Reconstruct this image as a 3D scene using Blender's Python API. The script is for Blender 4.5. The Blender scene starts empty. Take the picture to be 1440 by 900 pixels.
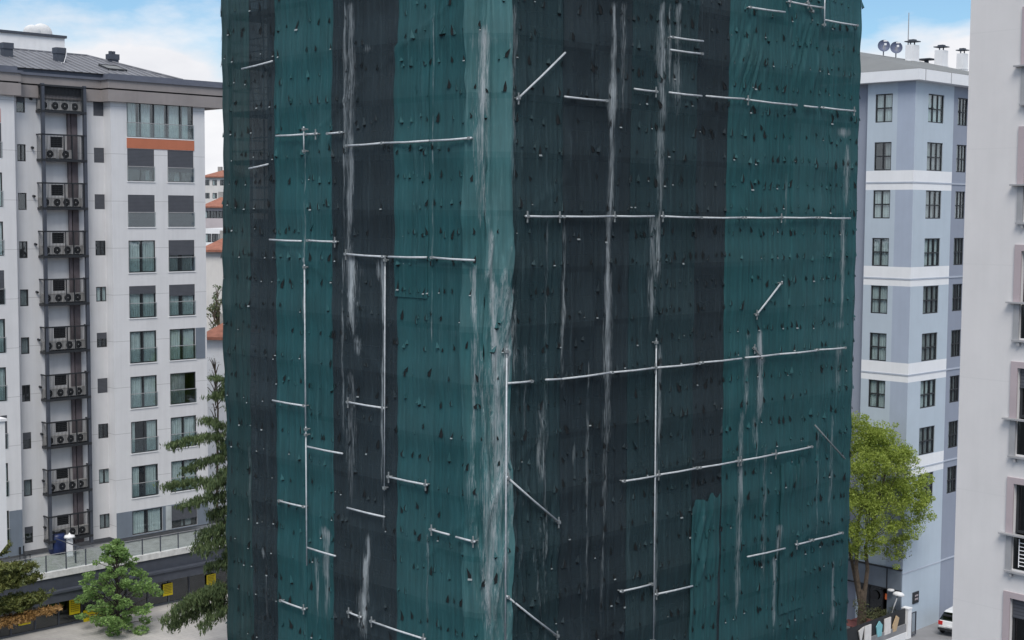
import bpy, math, random
import numpy as np
from mathutils import Vector, Matrix
R = math.radians
SC = bpy.context.scene
COL = SC.collection
RNG = random.Random(7)

# ------------------------------------------------------------------ camera
F, PITCH, ROLL, CAMZ = 2000.0, math.atan(150/2000), R(0.36), 26.0
cf = Vector((0, math.cos(PITCH), -math.sin(PITCH)))
u0 = Vector((0, math.sin(PITCH), math.cos(PITCH)))
r0 = Vector((1, 0, 0))
cr = r0*math.cos(ROLL) + u0*math.sin(ROLL)
cu = -r0*math.sin(ROLL) + u0*math.cos(ROLL)
CAM = Vector((0, 0, CAMZ))
cd = bpy.data.cameras.new('camera'); cam = bpy.data.objects.new('camera', cd); COL.objects.link(cam)
cd.sensor_width = 36; cd.lens = 50; cd.clip_start = .5; cd.clip_end = 6000
M = Matrix((cr, cu, -cf)).transposed().to_4x4(); M.translation = CAM
cam.matrix_world = M
SC.camera = cam

def ray(px, py):
    return (cf*F + cr*(px-720) + cu*(450-py)).normalized()
def at_y(px, py, Y):
    d = ray(px, py); return CAM + d*(Y/d.y)
def on_ground(px, py, z=0):
    d = ray(px, py); return CAM + d*((z-CAMZ)/d.z)

class Grid:
    """a building's own axes: x runs along its right-hand front, y along its left-hand front (away)"""
    def __init__(s, origin, deg):
        s.o = Vector((origin[0], origin[1], 0)); s.a = R(deg)
        s.u = Vector((math.cos(s.a), math.sin(s.a), 0)); s.v = Vector((-math.sin(s.a), math.cos(s.a), 0))
    def A(s, px, py, y0=0):
        d = ray(px, py); t = (y0 - (CAM-s.o).dot(s.v))/d.dot(s.v); p = CAM + d*t
        return (p-s.o).dot(s.u), p.z
    def B(s, px, py, x0=0):
        d = ray(px, py); t = (x0 - (CAM-s.o).dot(s.u))/d.dot(s.u); p = CAM + d*t
        return (p-s.o).dot(s.v), p.z
    def L(s, p):
        q = Vector((p[0], p[1], 0)) - s.o
        return q.dot(s.u), q.dot(s.v)
    def Wd(s, x, y, z=0):
        p = s.o + s.u*x + s.v*y; p.z = z; return p
def PA(y0): return lambda s, z, o=0: (s, y0-o, z)
def PB(x0): return lambda s, z, o=0: (x0-o, s, z)

# ------------------------------------------------------------------ objects
def tag(o, label=None, cat=None, group=None, kind=None):
    if label: o['label'] = label
    if cat: o['category'] = cat
    if group: o['group'] = group
    if kind: o['kind'] = kind
    return o
def thing(name, label, cat, loc=(0, 0, 0), rot=0, group=None):
    o = bpy.data.objects.new(name, None); COL.objects.link(o)
    o.empty_display_size = .3
    o.location = loc; o.rotation_euler = (0, 0, rot)
    return tag(o, label, cat, group)
class MB:
    def __init__(s): s.v = []; s.f = []; s.m = []
    def poly(s, pts, mi=0):
        n = len(s.v); s.v += [tuple(p) for p in pts]; s.f.append(tuple(range(n, n+len(pts)))); s.m.append(mi)
    def box(s, a, b, mi=0):
        x0, x1 = sorted((a[0], b[0])); y0, y1 = sorted((a[1], b[1])); z0, z1 = sorted((a[2], b[2]))
        n = len(s.v)
        s.v += [(x0,y0,z0),(x1,y0,z0),(x1,y1,z0),(x0,y1,z0),(x0,y0,z1),(x1,y0,z1),(x1,y1,z1),(x0,y1,z1)]
        for q in ((0,3,2,1),(4,5,6,7),(0,1,5,4),(1,2,6,5),(2,3,7,6),(3,0,4,7)):
            s.f.append(tuple(n+i for i in q)); s.m.append(mi)
    def pbox(s, P, s0, s1, z0, z1, o0, o1, mi=0): s.box(P(s0, z0, o0), P(s1, z1, o1), mi)
    def prism(s, pts, h0, h1, mi=0, ax=2):
        """extrude a 2D outline; ax 2: xy outline up z; ax 1: xz outline along y; ax 0: yz along x"""
        def q(p, h): return (p[0], p[1], h) if ax == 2 else ((p[0], h, p[1]) if ax == 1 else (h, p[0], p[1]))
        n = len(pts)
        a = [q(p, h0) for p in pts]; b = [q(p, h1) for p in pts]
        s.poly(a[::-1], mi); s.poly(b, mi)
        for i in range(n): s.poly([a[i], a[(i+1) % n], b[(i+1) % n], b[i]], mi)
    def tube(s, pts, r, n=8, mi=0, r1=None, cap=True):
        pts = [Vector(p) for p in pts]; k = len(pts); rings = []
        for i, p in enumerate(pts):
            d = (pts[min(i+1, k-1)] - pts[max(i-1, 0)]).normalized()
            h = Vector((0, 0, 1)) if abs(d.z) < .9 else Vector((1, 0, 0))
            a = d.cross(h).normalized(); b = d.cross(a)
            rr = r if r1 is None else r + (r1-r)*i/max(1, k-1)
            st = len(s.v)
            for j in range(n):
                t = 2*math.pi*j/n; s.v.append(tuple(p + (a*math.cos(t)+b*math.sin(t))*rr))
            rings.append(st)
        for i in range(k-1):
            for j in range(n):
                s.f.append((rings[i]+j, rings[i]+(j+1) % n, rings[i+1]+(j+1) % n, rings[i+1]+j)); s.m.append(mi)
        if cap:
            s.f.append(tuple(rings[0]+j for j in range(n))[::-1]); s.m.append(mi)
            s.f.append(tuple(rings[-1]+j for j in range(n))); s.m.append(mi)
    def lathe(s, prof, c=(0, 0, 0), n=16, mi=0):
        st = len(s.v)
        for r, z in prof:
            for j in range(n):
                t = 2*math.pi*j/n; s.v.append((c[0]+r*math.cos(t), c[1]+r*math.sin(t), c[2]+z))
        for i in range(len(prof)-1):
            for j in range(n):
                s.f.append((st+i*n+j, st+i*n+(j+1) % n, st+(i+1)*n+(j+1) % n, st+(i+1)*n+j)); s.m.append(mi)
    def build(s, name, mats, parent=None, smooth=False, loc=None, rot=None):
        me = bpy.data.meshes.new(name); me.from_pydata(s.v, [], s.f)
        if not isinstance(mats, (list, tuple)): mats = [mats]
        for m in mats: me.materials.append(m)
        me.polygons.foreach_set('material_index', s.m)
        if smooth: me.polygons.foreach_set('use_smooth', [True]*len(s.f))
        me.update()
        o = bpy.data.objects.new(name, me); COL.objects.link(o)
        if parent: o.parent = parent
        if loc is not None: o.location = loc
        if rot is not None: o.rotation_euler = rot
        return o
def copy_tree(o, parent=None):
    c = o.copy(); COL.objects.link(c)
    if parent: c.parent = parent
    for ch in list(o.children): copy_tree(ch, c)
    return c

# ------------------------------------------------------------------ materials
def lin(r, g, b):
    f = lambda c: (c/12.92 if c <= .04045 else ((c+.055)/1.055)**2.4)
    return (f(r/255), f(g/255), f(b/255), 1)
def new_mat(name):
    m = bpy.data.materials.new(name); m.use_nodes = True
    nt = m.node_tree; nt.nodes.clear()
    out = nt.nodes.new('ShaderNodeOutputMaterial')
    return m, nt, nt.nodes, nt.links, out
def N(ns, t, **kw):
    n = ns.new(t)
    for k, v in kw.items(): setattr(n, k, v)
    return n
def noise(ns, ls, vec, scale, detail=4, rough=.6):
    n = N(ns, 'ShaderNodeTexNoise'); n.inputs['Scale'].default_value = scale
    n.inputs['Detail'].default_value = detail; n.inputs['Roughness'].default_value = rough
    ls.new(vec, n.inputs['Vector']); return n.outputs['Fac']
def ramp(ns, ls, fac, stops):
    r = N(ns, 'ShaderNodeValToRGB'); e = r.color_ramp.elements
    while len(e) < len(stops): e.new(.5)
    for el, (p, c) in zip(e, stops):
        el.position = p; el.color = c if isinstance(c, tuple) else (c, c, c, 1)
    ls.new(fac, r.inputs['Fac']); return r.outputs['Color']
def mix(ns, ls, fac, a, b, bt='MIX'):
    m = N(ns, 'ShaderNodeMix', data_type='RGBA', blend_type=bt)
    for inp, v in ((m.inputs['Factor'], fac), (m.inputs[6], a), (m.inputs[7], b)):
        if isinstance(v, (int, float)): inp.default_value = v
        elif isinstance(v, tuple): inp.default_value = v
        else: ls.new(v, inp)
    return m.outputs[2]
def mth(ns, ls, op, a, b=0.0, clamp=False):
    m = N(ns, 'ShaderNodeMath', operation=op, use_clamp=clamp)
    for i, v in enumerate((a, b)):
        if isinstance(v, (int, float)): m.inputs[i].default_value = v
        else: ls.new(v, m.inputs[i])
    return m.outputs[0]
def mapped(ns, ls, sc, coord='Object', rot=None):
    tc = N(ns, 'ShaderNodeTexCoord'); mp = N(ns, 'ShaderNodeMapping')
    mp.inputs['Scale'].default_value = sc
    if rot: mp.inputs['Rotation'].default_value = rot
    ls.new(tc.outputs[coord], mp.inputs['Vector']); return mp.outputs['Vector']
def mat(name, col, rough=.7, var=.12, scale=3.0, metal=0, bump=.0, streak=.0, spec=.4, joint=None, jcol=None):
    m, nt, ns, ls, out = new_mat(name)
    b = N(ns, 'ShaderNodeBsdfPrincipled'); ls.new(b.outputs[0], out.inputs[0])
    b.inputs['Roughness'].default_value = rough; b.inputs['Metallic'].default_value = metal
    b.inputs['Specular IOR Level'].default_value = spec
    v = mapped(ns, ls, (1, 1, 1)); f = noise(ns, ls, v, scale, 6)
    c2 = tuple(max(0, x*(1-var*1.6)) for x in col[:3])+(1,); c1 = tuple(min(1, x*(1+var)) for x in col[:3])+(1,)
    c = ramp(ns, ls, f, [(.3, c2), (.7, c1)])
    if streak:
        v2 = mapped(ns, ls, (2.2, 2.2, .12)); f2 = noise(ns, ls, v2, 1.6, 5)
        c = mix(ns, ls, streak, c, ramp(ns, ls, f2, [(.35, tuple(x*.55 for x in col[:3])+(1,)), (.6, col)]))
    if joint:
        tc = N(ns, 'ShaderNodeTexCoord'); sp = N(ns, 'ShaderNodeSeparateXYZ'); ls.new(tc.outputs['Object'], sp.inputs[0])
        zz = mth(ns, ls, 'FRACT', mth(ns, ls, 'DIVIDE', mth(ns, ls, 'SUBTRACT', sp.outputs[2], joint[1]), joint[0]))
        jz = mth(ns, ls, 'LESS_THAN', zz, .035/joint[0])
        if len(joint) > 2:
            xx = mth(ns, ls, 'FRACT', mth(ns, ls, 'DIVIDE', mth(ns, ls, 'ADD', mth(ns, ls, 'ADD', sp.outputs[0], sp.outputs[1]), 50.3), joint[2]))
            jz = mth(ns, ls, 'MAXIMUM', jz, mth(ns, ls, 'LESS_THAN', xx, .03/joint[2]))
        c = mix(ns, ls, mth(ns, ls, 'MULTIPLY', jz, .55), c, jcol or tuple(x*.4 for x in col[:3])+(1,))
    ls.new(c, b.inputs['Base Color'])
    if bump:
        bp = N(ns, 'ShaderNodeBump'); bp.inputs['Strength'].default_value = bump; bp.inputs['Distance'].default_value = .02
        ls.new(noise(ns, ls, v, scale*8, 5), bp.inputs['Height']); ls.new(bp.outputs[0], b.inputs['Normal'])
    return m
def glass_mat(name, tint, refl=.22, rough=.02):
    m, nt, ns, ls, out = new_mat(name)
    t = N(ns, 'ShaderNodeBsdfTransparent'); t.inputs[0].default_value = tint
    g = N(ns, 'ShaderNodeBsdfGlossy'); g.inputs['Roughness'].default_value = rough; g.inputs[0].default_value = (.85, .9, .95, 1)
    fr = N(ns, 'ShaderNodeLayerWeight'); fr.inputs[0].default_value = .5
    k = mth(ns, ls, 'ADD', mth(ns, ls, 'MULTIPLY', mth(ns, ls, 'POWER', fr.outputs['Facing'], 4.0), .6), refl, True)
    v = mapped(ns, ls, (1, 1, 1)); bp = N(ns, 'ShaderNodeBump'); bp.inputs['Strength'].default_value = .08; bp.inputs['Distance'].default_value = .05
    ls.new(noise(ns, ls, v, 1.2, 2), bp.inputs['Height']); ls.new(bp.outputs[0], g.inputs['Normal'])
    mx = N(ns, 'ShaderNodeMixShader'); ls.new(k, mx.inputs[0]); ls.new(t.outputs[0], mx.inputs[1]); ls.new(g.outputs[0], mx.inputs[2])
    ls.new(mx.outputs[0], out.inputs[0]); return m
def leaf_mat(name, c1, c2, trans=.3):
    m, nt, ns, ls, out = new_mat(name)
    geo = N(ns, 'ShaderNodeNewGeometry'); v = mapped(ns, ls, (1, 1, 1))
    f = mth(ns, ls, 'ADD', mth(ns, ls, 'MULTIPLY', geo.outputs['Random Per Island'], .6), mth(ns, ls, 'MULTIPLY', noise(ns, ls, v, .9, 3), .5))
    c = ramp(ns, ls, f, [(.2, c1), (.85, c2)])
    d = N(ns, 'ShaderNodeBsdfPrincipled'); d.inputs['Roughness'].default_value = .55; d.inputs['Specular IOR Level'].default_value = .3
    t = N(ns, 'ShaderNodeBsdfTranslucent'); ls.new(c, d.inputs['Base Color'])
    ls.new(mix(ns, ls, .5, c, c2, 'MIX'), t.inputs[0])
    mx = N(ns, 'ShaderNodeMixShader'); mx.inputs[0].default_value = trans
    ls.new(d.outputs[0], mx.inputs[1]); ls.new(t.outputs[0], mx.inputs[2]); ls.new(mx.outputs[0], out.inputs[0])
    return m

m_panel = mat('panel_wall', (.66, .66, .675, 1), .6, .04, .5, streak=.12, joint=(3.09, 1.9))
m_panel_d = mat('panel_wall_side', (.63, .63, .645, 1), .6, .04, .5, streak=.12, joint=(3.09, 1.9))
m_fascia = mat('brown_fascia', (.27, .245, .24, 1), .6, .06, .8, streak=.1)
m_roof = mat('seam_roof', (.15, .155, .175, 1), .45, .12, .7, spec=.5)
m_gutter = mat('gutter_metal', (.12, .13, .165, 1), .5, .08, 1, streak=.1)
m_black = mat('black_steel', (.022, .024, .028, 1), .5, .1, 4)
m_charcoal = mat('charcoal_metal', (.062, .07, .09, 1), .5, .1, 2, streak=.15)
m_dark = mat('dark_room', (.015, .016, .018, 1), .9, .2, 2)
m_frame = mat('window_frame', (.028, .03, .034, 1), .45, .1, 4)
m_orange = mat('orange_panel', (.46, .155, .085, 1), .6, .05, 1, streak=.08)
m_shutter = mat('roller_shutter', (.085, .09, .105, 1), .55, .08, 2, joint=(.09, 0), jcol=(.03, .032, .04, 1))
m_curtain = mat('curtain_cloth', (.74, .77, .76, 1), .9, .10, 2)
m_curtain2 = mat('curtain_cloth_grey', (.42, .42, .42, 1), .9, .2, 2)
m_glass = glass_mat('window_glass', (.82, .865, .87, 1), .08)
m_glass_b = glass_mat('balustrade_glass', (.88, .92, .92, 1), .07)
m_glass_d = glass_mat('dark_glass', (.25, .28, .29, 1), .1)
m_bgrey = mat('blue_grey_panel', (.16, .19, .23, 1), .6, .06, 1, streak=.1)
m_white = mat('white_paint', (.78, .78, .79, 1), .6, .04, 1.5, streak=.08)
m_whitew = mat('white_wall', (.70, .69, .70, 1), .8, .04, 1, bump=.1, streak=.1)
m_coping = mat('coping_stone', (.62, .62, .61, 1), .8, .14, 3, streak=.3)
m_conc = mat('concrete', (.3, .3, .29, 1), .85, .15, 2, bump=.2)
m_wood = mat('plank_wood', (.10, .105, .11, 1), .8, .2, 3)
m_steel = mat('galvanised_steel', (.47, .50, .53, 1), .5, .16, 6, spec=.4)
m_acw = mat('ac_casing', (.50, .49, .48, 1), .5, .06, 3)
m_fan = mat('fan_guard', (.035, .035, .038, 1), .6, .1, 6)
m_yellow = mat('yellow_poster', (.72, .56, .012, 1), .6, .05, 3)
m_ink = mat('poster_ink', (.2, .14, .02, 1), .6, .05, 3)
m_blue = mat('blue_plastic', (.010, .022, .085, 1), .4, .1, 3)
m_bark = mat('bark', (.10, .075, .055, 1), .9, .3, 6, bump=.6)
m_bark_d = mat('bark_dark', (.05, .042, .036, 1), .9, .3, 6, bump=.6)
m_tile = mat('roof_tile', (.30, .125, .085, 1), .8, .2, 2, bump=.3)
m_render_far = mat('far_render', (.62, .6, .58, 1), .8, .06, .5, streak=.15)
m_asphalt = mat('asphalt', (.05, .05, .052, 1), .9, .2, 1.5, bump=.3)
m_bl1 = mat('pale_blue_wall', (.46, .53, .60, 1), .75, .03, .6, streak=.06)
m_bl2 = mat('periwinkle_wall', (.385, .44, .54, 1), .75, .03, .6, streak=.06)
m_bl3 = mat('slate_blue_wall', (.27, .30, .37, 1), .75, .03, .6, streak=.06)
m_bwhite = mat('white_band', (.80, .81, .83, 1), .7, .03, .6, streak=.06)
m_roofg = mat('grey_membrane', (.18, .19, .195, 1), .8, .05, .6)
m_mauve = mat('mauve_trim', (.42, .355, .37, 1), .7, .05, 1)
m_grey = mat('grey_trim', (.33, .33, .34, 1), .6, .06, 2)
m_carw = mat('car_paint', (.75, .76, .77, 1), .18, .02, 1, spec=.6)
m_rubber = mat('rubber', (.02, .02, .02, 1), .8, .1, 5)
m_red = mat('red_lamp', (.5, .02, .02, 1), .3, .05, 5)
m_dish = mat('mesh_dish', (.10, .12, .19, 1), .5, .1, 5)
m_dishw = mat('white_dish', (.7, .7, .7, 1), .5, .05, 5)
def paving_mat():
    m, nt, ns, ls, out = new_mat('paving')
    b = N(ns, 'ShaderNodeBsdfPrincipled'); ls.new(b.outputs[0], out.inputs[0]); b.inputs['Roughness'].default_value = .85
    v = mapped(ns, ls, (1, 1, 1), rot=(0, 0, R(-44.5)))
    br = N(ns, 'ShaderNodeTexBrick'); ls.new(v, br.inputs['Vector'])
    br.inputs['Color1'].default_value = (.46, .44, .42, 1); br.inputs['Color2'].default_value = (.39, .375, .365, 1); br.inputs['Mortar'].default_value = (.25, .24, .23, 1)
    br.inputs['Scale'].default_value = 1; br.inputs['Brick Width'].default_value = .8; br.inputs['Row Height'].default_value = .4; br.inputs['Mortar Size'].default_value = .012
    c = mix(ns, ls, .45, br.outputs['Color'], ramp(ns, ls, noise(ns, ls, v, .8, 6), [(.3, (.3, .29, .28, 1)), (.7, (.52, .5, .48, 1))]))
    ls.new(c, b.inputs['Base Color']); return m
m_pave = paving_mat()

# ------------------------------------------------------------------ building helpers
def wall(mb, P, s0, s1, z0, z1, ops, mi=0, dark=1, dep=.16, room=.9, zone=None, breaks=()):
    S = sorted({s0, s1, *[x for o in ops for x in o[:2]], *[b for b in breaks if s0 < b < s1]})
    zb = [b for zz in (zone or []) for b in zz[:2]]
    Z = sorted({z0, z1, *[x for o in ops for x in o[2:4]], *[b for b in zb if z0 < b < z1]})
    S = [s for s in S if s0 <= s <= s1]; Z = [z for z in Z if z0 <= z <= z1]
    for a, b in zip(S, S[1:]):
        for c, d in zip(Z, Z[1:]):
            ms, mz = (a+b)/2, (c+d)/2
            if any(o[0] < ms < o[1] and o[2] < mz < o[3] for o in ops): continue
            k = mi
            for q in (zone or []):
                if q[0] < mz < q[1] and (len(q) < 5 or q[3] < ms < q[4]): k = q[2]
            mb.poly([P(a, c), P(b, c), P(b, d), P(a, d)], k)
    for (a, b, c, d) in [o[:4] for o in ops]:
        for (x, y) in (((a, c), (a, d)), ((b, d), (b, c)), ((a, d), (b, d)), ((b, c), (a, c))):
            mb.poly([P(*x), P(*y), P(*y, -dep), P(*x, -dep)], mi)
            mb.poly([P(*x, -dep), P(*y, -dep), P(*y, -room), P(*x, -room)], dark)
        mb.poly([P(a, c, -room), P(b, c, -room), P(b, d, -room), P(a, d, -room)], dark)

def curtain_mb(P, a, b, z0, z1, o, amp=.035, wl=.17):
    mb = MB(); n = max(4, int((b-a)/.045)); ph = RNG.random()*6; pts = []
    for i in range(n+1):
        s = a+(b-a)*i/n; pts.append((s, o + amp*math.sin(s/wl*6.283+ph)+.4*amp*math.sin(s*17+ph)))
    for (p, q) in zip(pts, pts[1:]): mb.poly([P(p[0], z0, p[1]), P(q[0], z0, q[1]), P(q[0], z1, q[1]), P(p[0], z1, p[1])])
    return mb

def window(parent, P, a, b, z0, z1, dep=.085, cols=2, rows=(), curt=None, shut=0, bal=False, fm=None, bar=.06,
           cm=None, glass=None, tilt=False, label=None):
    fm = fm or m_frame; mb = MB(); o0, o1 = -dep-.03, -dep+.05
    e = .004; a += e; b -= e; z0 += e; z1 -= e
    mb.pbox(P, a, a+bar, z0, z1, o0, o1); mb.pbox(P, b-bar, b, z0, z1, o0, o1)
    mb.pbox(P, a+bar, b-bar, z0, z0+bar, o0, o1); mb.pbox(P, a+bar, b-bar, z1-bar, z1, o0, o1)
    for i in range(1, cols):
        c = a+(b-a)*i/cols; mb.pbox(P, c-bar*.7, c+bar*.7, z0+bar, z1-bar, o0, o1-.006)
    for r in rows:
        c = z0+(z1-z0)*r; mb.pbox(P, a+bar, b-bar, c-bar*.6, c+bar*.6, o0, o1-.01)
    f = mb.build('window', fm, parent)
    if label: f['label'] = label
    g = MB(); g.pbox(P, a+bar*.5, b-bar*.5, z0+bar*.5, z1-bar*.5, -dep+.004, -dep+.012); g.build('pane', glass or m_glass, f)
    for (c0, c1) in (curt or []):
        w = b-a; curtain_mb(P, a+w*c0, a+w*c1, z0+.03, z1-.02, -dep-.07).build('curtain', cm or m_curtain, f)
    if shut:
        s = MB(); zt = z1-(z1-z0)*shut
        s.pbox(P, a+.02, b-.02, zt, z1-.01, -dep+.055, -dep+.085)
        s.pbox(P, a+.02, b-.02, zt-.06, zt, -dep+.05, -dep+.095); s.build('roller_shutter', m_shutter, f)
    if bal:
        s = MB(); s.pbox(P, a-.02, b+.02, z0+.02, z0+.95, .03, .042, 0)
        s.pbox(P, a-.04, b+.04, z0+.95, z0+.99, .015, .055, 1)
        for c in (a, b): s.pbox(P, c-.03, c+.03, z0+.05, z0+.9, .004, .028, 1)
        s.build('glass_guard', [m_glass_b, m_grey], f)
    if tilt:
        s = MB(); w = (b-a)/3; t = .22; zm = z0+(z1-z0)*rows[0] if rows else z0
        for (p, q) in (((a+.05, zm), (a+.05, z1-.05)), ((a+w, zm), (a+w, z1-.05)), ((a+.05, z1-.05), (a+w, z1-.05)), ((a+.05, zm+.02), (a+w, zm+.02))):
            def o(z): return -dep+.08 - t*0 - .25*(z-zm)/(z1-zm)
            s.tube([P(p[0], p[1], o(p[1])), P(q[0], q[1], o(q[1]))], .035, 4)
        s.build('open_sash', fm, f)
    return f

# ------------------------------------------------------------------ ground
THETA = 44.5
g_ground = MB(); g_ground.poly([(-3000, -200, 0), (3000, -200, 0), (3000, 5000, 0), (-3000, 5000, 0)])
tag(g_ground.build('ground', m_asphalt), kind='structure')

# ================================================================== SCAFFOLD WITH NETTING
Pa = at_y(717, 300, 49.0)
CH = 1.02
tmp = Grid((0, 0), THETA)
SG = Grid(Vector((Pa.x, Pa.y, 0)) - tmp.u*CH, THETA)
YL = SG.B(313, 300)[0]; XR = SG.A(1206, 300)[0]
# path along the net, s grows from the far left return round to the far right return
RET = 9.0
PATH = [(RET, YL), (0, YL), (0, CH), (CH, 0), (XR, 0), (XR, RET)]
SEG = [math.dist(a, b) for a, b in zip(PATH, PATH[1:])]
CUM = [0]
for l in SEG: CUM.append(CUM[-1]+l)
def path_pos(s):
    s = np.clip(np.asarray(s, float), 0, CUM[-1]-1e-6)
    return np.interp(s, CUM, [p[0] for p in PATH]), np.interp(s, CUM, [p[1] for p in PATH])
def path_s(s):
    ds = np.linspace(-.22, .22, 9); xs = ys = 0
    for d in ds:
        x, y = path_pos(s+d); xs = xs+x; ys = ys+y
    return xs/9, ys/9
def path_frame(s):
    x, y = path_s(s); x1, y1 = path_s(s+.02); x2, y2 = path_s(s-.02)
    tx, ty = x1-x2, y1-y2; l = np.hypot(tx, ty); tx, ty = tx/l, ty/l
    return x, y, ty, -tx            # outward normal: right-hand side of travel
def hitL(px, py):                  # left front -> (s, z)
    y, z = SG.B(px, py); return CUM[2]-(y-CH), z
def hitR(px, py):
    x, z = SG.A(px, py); return CUM[3]+(x-CH), z
_cd = (SG.u+SG.v).normalized()
def hitC(px, py):                  # the cut corner
    o = SG.Wd(0, CH); d = ray(px, py); n = _cd; t = (o-CAM).dot(n)/d.dot(n); p = CAM+d*t
    x, y = SG.L(p); return CUM[2] + x*math.sqrt(2), p.z
def hitN(px, py):
    s, z = hitC(px, py)
    if s < CUM[2]: return hitL(px, py)
    if s > CUM[3]: return hitR(px, py)
    return s, z

scaffold = thing('netted_scaffold', 'tall scaffold wrapped in patched green and black debris netting with pale tubes clamped across it', 'scaffold', SG.o, SG.a)

def vnoise(x, y, seed, per=512):
    t = np.random.RandomState(seed).rand(per, per)
    xi = np.floor(x).astype(int); yi = np.floor(y).astype(int); fx = x-xi; fy = y-yi
    fx = fx*fx*(3-2*fx); fy = fy*fy*(3-2*fy)
    g = lambda i, j: t[(xi+i) % per, (yi+j) % per]
    return (g(0,0)*(1-fx)+g(1,0)*fx)*(1-fy) + (g(0,1)*(1-fx)+g(1,1)*fx)*fy
def seg_dist(s, z, a, b):
    ax, az = a; bx, bz = b; dx, dz = bx-ax, bz-az; L2 = dx*dx+dz*dz
    t = np.clip(((s-ax)*dx+(z-az)*dz)/L2, 0, 1)
    qx, qz = s-(ax+t*dx), z-(az+t*dz)
    side = (dx*(z-az)-dz*(s-ax))/math.sqrt(L2)
    return np.hypot(qx, qz), t, side

# creases pressed into the cloth by diagonal braces behind it (photo measurements on the face planes)
CREASE = [((520,105),(420,215)), ((640,0),(535,95)), ((388,335),(520,435)), ((500,475),(545,530)), ((668,725),(600,785)), ((545,850),(480,898)),
          ((715,497),(752,538)), ((752,620),(715,662)), ((795,250),(740,300)), ((1060,490),(1092,528)), ((1170,300),(1145,330)), ((1140,745),(1095,790))]
CREASE = [(hitN(*a), hitN(*b)) for a, b in CREASE]
# wrinkled zones: px, py, rx(m), rz(m), fold direction (deg from vertical), wavelength, amplitude
ZONE = [(748,830,1.2,3.2,8,.16,.05), (772,780,.9,2,-4,.15,.04), (1050,90,1.0,1.6,-22,.17,.05), (1130,90,1.0,1.6,-20,.2,.035), (690,600,.75,5,5,.19,.07), (700,760,.65,4,-7,.17,.07), (676,700,.4,4,4,.15,.06), (708,430,.45,3,-9,.16,.06), (690,880,.7,3,6,.17,.06), (672,250,.4,5,2,.16,.05),
        (986,770,.6,1.7,-14,.17,.05), (1110,670,.7,.8,5,.15,.03), (790,400,.8,2.4,3,.2,.03), (800,250,.7,2,12,.22,.03), (690,420,.7,3,-8,.2,.035), (685,100,.7,5,0,.22,.03),
        (505,420,.6,1.6,-8,.2,.04), (520,830,.5,2,8,.18,.05), (370,110,.7,2.5,15,.22,.04), (760,640,.8,1,-3,.16,.04), (1120,660,.8,.6,0,.13,.03)]
ZONE = [(*hitN(a, b), c, d, e, f, g) for a, b, c, d, e, f, g in ZONE]
# dust and plaster stains: px, y top, y bottom, half width(m), strength, waviness
ST = [(681,35,175,.15,.62,.02), (681,100,320,.1,.3,.05), (693,320,470,.05,.6,.08), (696,390,640,.10,.62,.10), (693,560,905,.13,.48,.12), (714,400,540,.16,.38,.06), (668,370,470,.05,.7,.02), (668,470,700,.06,.4,.04), (704,600,700,.08,.4,.03),
      (722,0,330,.12,.35,.02), (712,480,900,.05,.5,.02),
      (486,0,360,.05,.55,.03), (495,0,500,.2,.42,.06), (498,190,320,.12,.6,.05), (500,360,475,.16,.85,.04), (508,470,505,.12,.5,.1), (541,362,470,.06,1.0,.04), (534,362,400,.08,.7,.02), (540,460,700,.035,.85,.04), (485,360,640,.05,.4,.02),
      (497,520,740,.2,.35,.05), (429,210,620,.03,.55,.01), (456,738,760,.24,.8,.02), (460,745,880,.16,.55,.05), (447,780,880,.08,.5,.04), (520,748,800,.1,1.0,.02), (517,780,900,.09,.9,.05), (512,830,900,.25,.5,.05), (371,768,790,.09,.85,.02), (375,790,880,.06,.5,.02),
      (600,130,300,.03,.2,.02), (604,745,900,.04,.4,.02), (611,0,620,.02,.4,.01), (430,330,610,.03,.6,.01), (541,690,760,.05,.4,.04), (354,620,760,.1,.3,.05), (520,60,75,.4,.5,.0), (515,140,150,.3,.4,.0),
      (862,0,200,.13,.85,.05), (858,120,480,.11,.7,.06), (855,380,560,.15,.75,.05), (852,520,760,.14,.4,.06), (846,740,900,.1,.3,.05), (876,0,180,.1,.4,.05),
      (930,0,200,.2,.7,.04), (952,0,180,.18,.5,.04), (926,180,420,.2,.55,.05), (917,300,480,.14,.45,.05), (927,480,660,.16,.5,.03), (922,640,900,.06,.6,.02), (941,0,130,.05,.6,.02),
      (1066,462,520,.14,1.0,.02), (1068,500,600,.12,.8,.05), (1050,465,480,.22,.6,.02), (1048,480,590,.12,.5,.04), (1058,580,640,.1,.4,.03), (1040,575,900,.12,.5,.04), (1040,655,700,.14,.8,.02), (1062,590,660,.05,.5,.02), (1075,620,880,.12,.3,.06), (1093,735,790,.12,.75,.03), (1088,780,900,.1,.75,.03),
      (1186,178,196,.25,.9,.0), (1190,200,300,.18,.6,.06), (1186,300,470,.12,.55,.05), (1180,450,465,.4,.5,.0), (1180,480,560,.25,.4,.05), (1172,785,890,.1,.7,.03), (1170,580,760,.12,.35,.04), (1110,200,216,.25,.4,0), (1105,240,340,.06,.3,.03),
      (735,480,640,.1,.3,.05), (760,560,700,.14,.35,.04), (790,300,560,.05,.4,.03), (768,300,900,.06,.22,.03), (825,500,900,.04,.45,.01), (1128,640,660,.3,.3,0), (1150,600,780,.06,.3,.03), (806,620,660,.03,.7,.0)]
STAIN = []
for px, ya, yb, w, k, wav in ST:
    sa, za = hitN(px, ya); sb, zb = hitN(px, yb) if abs(px-717) > 60 else (sa, hitN(px, yb)[1])
    STAIN.append((sa, za, zb, w, k, wav))
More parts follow.
